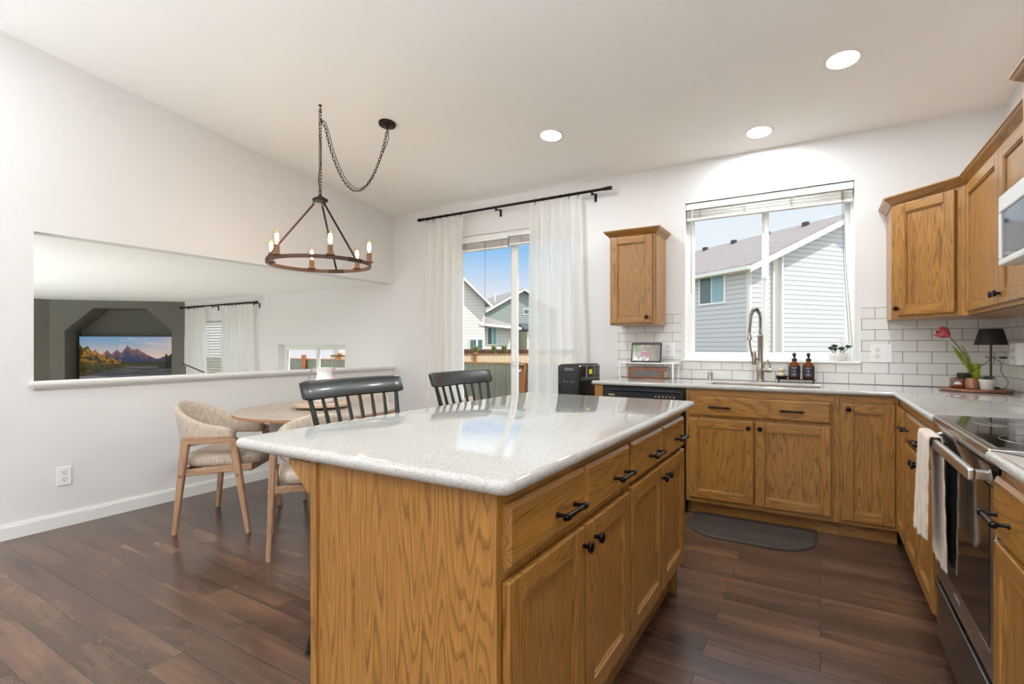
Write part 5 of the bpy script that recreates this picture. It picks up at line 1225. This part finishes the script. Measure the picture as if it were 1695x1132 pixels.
for k, (u_, tt) in enumerate(((787, 17.5), (817, 17.8), (834, 17.9))):
    Fv, Rv = Vector((-math.sin(CA), math.cos(CA), 0)), Vector((math.cos(CA), math.sin(CA), 0)); p = Fv*tt+Rv*tt*(u_-847.5)/840.7
    shrub(['left conifer shrub showing above the tan fence', 'middle conifer shrub showing above the tan fence', 'conifer shrub beside the sliding door mullion'][k], p.x, p.y, 2.12, k)

def house_window(parent, x0, x1, z0, z1, mull=True, y=0):
    m_ = MB(); f_ = .07; m_.box(x0-f_, x1+f_, y-.04, y, z0-f_, z1+f_)
    fr = build('window_frame', m_, VINYL, parent)
    build('pane', MB().box(x0, (x0+x1)/2-.03 if mull else x1, y-.05, y-.04, z0, z1), mat('house_glass_dark', (92, 112, 114), .08), fr)
    if mull: build('pane', MB().box((x0+x1)/2+.03, x1, y-.05, y-.04, z0, z1), mat('house_glass_blue', (136, 172, 184), .08), fr)
SHG = mat('roof_shingle', (150, 143, 142), .9, bump=.6, bscale=12, var=.22, vscale=9)
WS = mat('soffit_white', (226, 226, 222), .6)
# side neighbour seen through the kitchen window
sid = mat_stripes('lap_siding_blue', (204, 206, 210), (122, 125, 130), .165, 2, .10)
HC = (-2.04, 18.65)
t = thing('house', 'pale sided neighbour house with sunlit gable outside the kitchen window', 'house', (HC[0], HC[1], 0), RZO)
zE, zP, hw, Ln = 3.95, 5.98, 4.6, 10.0
wm = MB(); wm.loft([[(0, yy, GZ), (2*hw, yy, GZ), (2*hw, yy, zE), (hw, yy, zP-.12), (0, yy, zE)] for yy in (0, Ln)]); build('wall', wm, sid, t)
ov, rk = .42, .45
for sg in (0, 1):
    xa = -ov if sg == 0 else 2*hw+ov; za = zE-ov*(zP-zE)/hw+.02
    m_ = MB(); m_.loft([[(xa, yy, za), (hw, yy, zP), (hw, yy, zP+.06), (xa, yy, za+.06)] for yy in (-rk, Ln+rk)]); build('roof', m_, SHG, t)
    m_ = MB(); m_.loft([[(xa, yy, za-.20), (hw, yy, zP-.20), (hw, yy, zP), (xa, yy, za)] for yy in (-rk-.02, -rk+.02)]); build('rake_board', m_, WS, t)
    build('soffit', MB().loft([[(xa, yy, za-.03), (hw, yy, zP-.03), (hw, yy, zP-.005), (xa, yy, za-.005)] for yy in (-rk+.02, 0)]), WS, t)
build('gutter', MB().box(-ov-.09, -ov+.02, -rk, Ln+rk, zE-ov*(zP-zE)/hw-.10, zE-ov*(zP-zE)/hw+.03, .01), WS, t)
build('eave_soffit', MB().box(-ov, 0, -.4, Ln, zE-ov*(zP-zE)/hw-.08, zE-ov*(zP-zE)/hw-.05), mat('eave_cream', (226, 218, 186), .6), t)
build('corner_board', MB().box(-.02, .10, -.025, 0, GZ, zE).box(-.025, .0, -.025, .09, GZ, zE), WS, t)
build('downspout', MB().box(1.26, 1.34, -.20, -.02, .2, 4.28).box(1.02, 1.28, -.06, -.005, .55, 4.2), WS, t)
t2 = MB(); 
for yv in (1.2, 3.0, 4.8, 6.6): t2.box(hw-.55, hw-.40, yv-.12, yv+.12, zP-.22, zP-.0, .02)
build('roof_vent', t2, mat('vent_dark', (70, 66, 66), .7), t)
# window on the shaded side wall (normal = -local x)
m_ = MB(); m_.box(-.045, 0, 1.02, 2.33, 2.70, 3.86); fr = build('window_frame', m_, VINYL, t)
build('pane', MB().box(-.055, -.045, 1.10, 1.65, 2.77, 3.79), mat('house_glass_blue', (136, 172, 184), .08), fr); build('pane', MB().box(-.055, -.045, 1.71, 2.26, 2.77, 3.79), mat('house_glass_dark', (92, 112, 114), .08), fr)
build('hose_bib', MB().box(-.08, 0, 2.6, 2.72, .93, .99, .01), DSTEEL, t)
# white house beyond the back fence
sidw = mat_stripes('lap_siding_white', (216, 215, 212), (176, 175, 172), .2, 2, .12)
t = thing('house', 'white gabled house behind the fences seen through the left door pane', 'house', (-18.62, 27.30, 0), RZO)
m_ = MB(); m_.loft([[(-9, yy, GZ-.5), (0, yy, GZ-.5), (0, yy, 4.05), (-4.5, yy, 8.1), (-9, yy, 4.05)] for yy in (0, 9)]); build('wall', m_, sidw, t)
for sg in (0, 1):
    xa = .35 if sg == 0 else -9.35
    m_ = MB(); m_.loft([[(xa, yy, 3.78), (-4.5, yy, 8.16), (-4.5, yy, 8.26), (xa, yy, 3.88)] for yy in (-.45, 9.4)]); build('roof', m_, SHG, t)
    m_ = MB(); m_.loft([[(xa, yy, 3.62), (-4.5, yy, 8.0), (-4.5, yy, 8.2), (xa, yy, 3.82)] for yy in (-.49, -.45)]); build('rake_board', m_, WS, t)
m_ = MB(); m_.box(-.05, 2.0, .6, 5, GZ-.5, 2.5); build('extension_wall', m_, sidw, t)
m_ = MB(); m_.loft([[(-.3, 0, 2.60), (2.5, 0, 2.36), (2.5, 5, 2.36), (-.3, 5, 2.6)], [(-.3, 0, 2.68), (2.5, 0, 2.44), (2.5, 5, 2.44), (-.3, 5, 2.68)], [(-.3, 2.6, 3.5), (.4, 2.6, 3.4), (.4, 3, 3.4), (-.3, 3, 3.5)]]); build('extension_roof', m_, SHG, t)
build('gutter', MB().beam((-.35, -.04, 2.60), (2.55, -.04, 2.36), .16, .16, .05, .05, side=(0, 0, 1)), WS, t)
house_window(t, .38, .98, 1.32, 2.38, True, .6)
house_window(t, -1.02, -.62, 1.0, 1.6, False); house_window(t, -.5, -.2, 1.0, 1.6, False); house_window(t, -2.3, -1.5, .95, 1.75, True)
# grey-green house
sg_ = mat_stripes('lap_siding_green', (150, 162, 158), (112, 122, 120), .2, 2, .12)
t = thing('house', 'grey-green gabled house seen through the right door pane', 'house', (-23.49, 34.88, 0), RZO)
m_ = MB(); m_.loft([[(0, yy, GZ-.5), (6.3, yy, GZ-.5), (6.3, yy, 4.25), (3.1, yy, 5.9), (0, yy, 4.25)] for yy in (0, 8)]); build('wall', m_, sg_, t)
for sg in (0, 1):
    xa = -.35 if sg == 0 else 6.6
    m_ = MB(); m_.loft([[(xa, yy, 4.02), (3.1, yy, 5.98), (3.1, yy, 6.08), (xa, yy, 4.12)] for yy in (-.4, 8.4)]); build('roof', m_, SHG, t)
    m_ = MB(); m_.loft([[(xa, yy, 3.9), (3.1, yy, 5.86), (3.1, yy, 6.04), (xa, yy, 4.08)] for yy in (-.44, -.4)]); build('rake_board', m_, WS, t)
house_window(t, 3.2, 4.2, 3.93, 4.30, True)
m_ = MB(); m_.box(2.85, 4.0, -1.6, 0, GZ-.5, 2.4); build('entry_wall', m_, mat('entry_tan', (176, 170, 150), .8), t)
build('entry_trim', MB().box(2.80, 2.92, -1.65, -1.6, GZ, 2.4).box(3.93, 4.05, -1.65, -1.6, GZ, 2.4), WS, t)
m_ = MB(); m_.loft([[(2.4, -2, 2.5), (4.4, -2, 2.5), (4.4, 0, 3.05), (2.7, 0, 3.05)], [(2.4, -2, 2.6), (4.4, -2, 2.6), (4.4, 0, 3.12), (2.7, 0, 3.12)]]); build('entry_roof', m_, mat('entry_shingle', (84, 90, 100), .9), t)
build('vent_pipe', MB().tube([(1.3, 2.0, 4.7), (1.3, 2.0, 5.75)], .06, 8), WS, t)
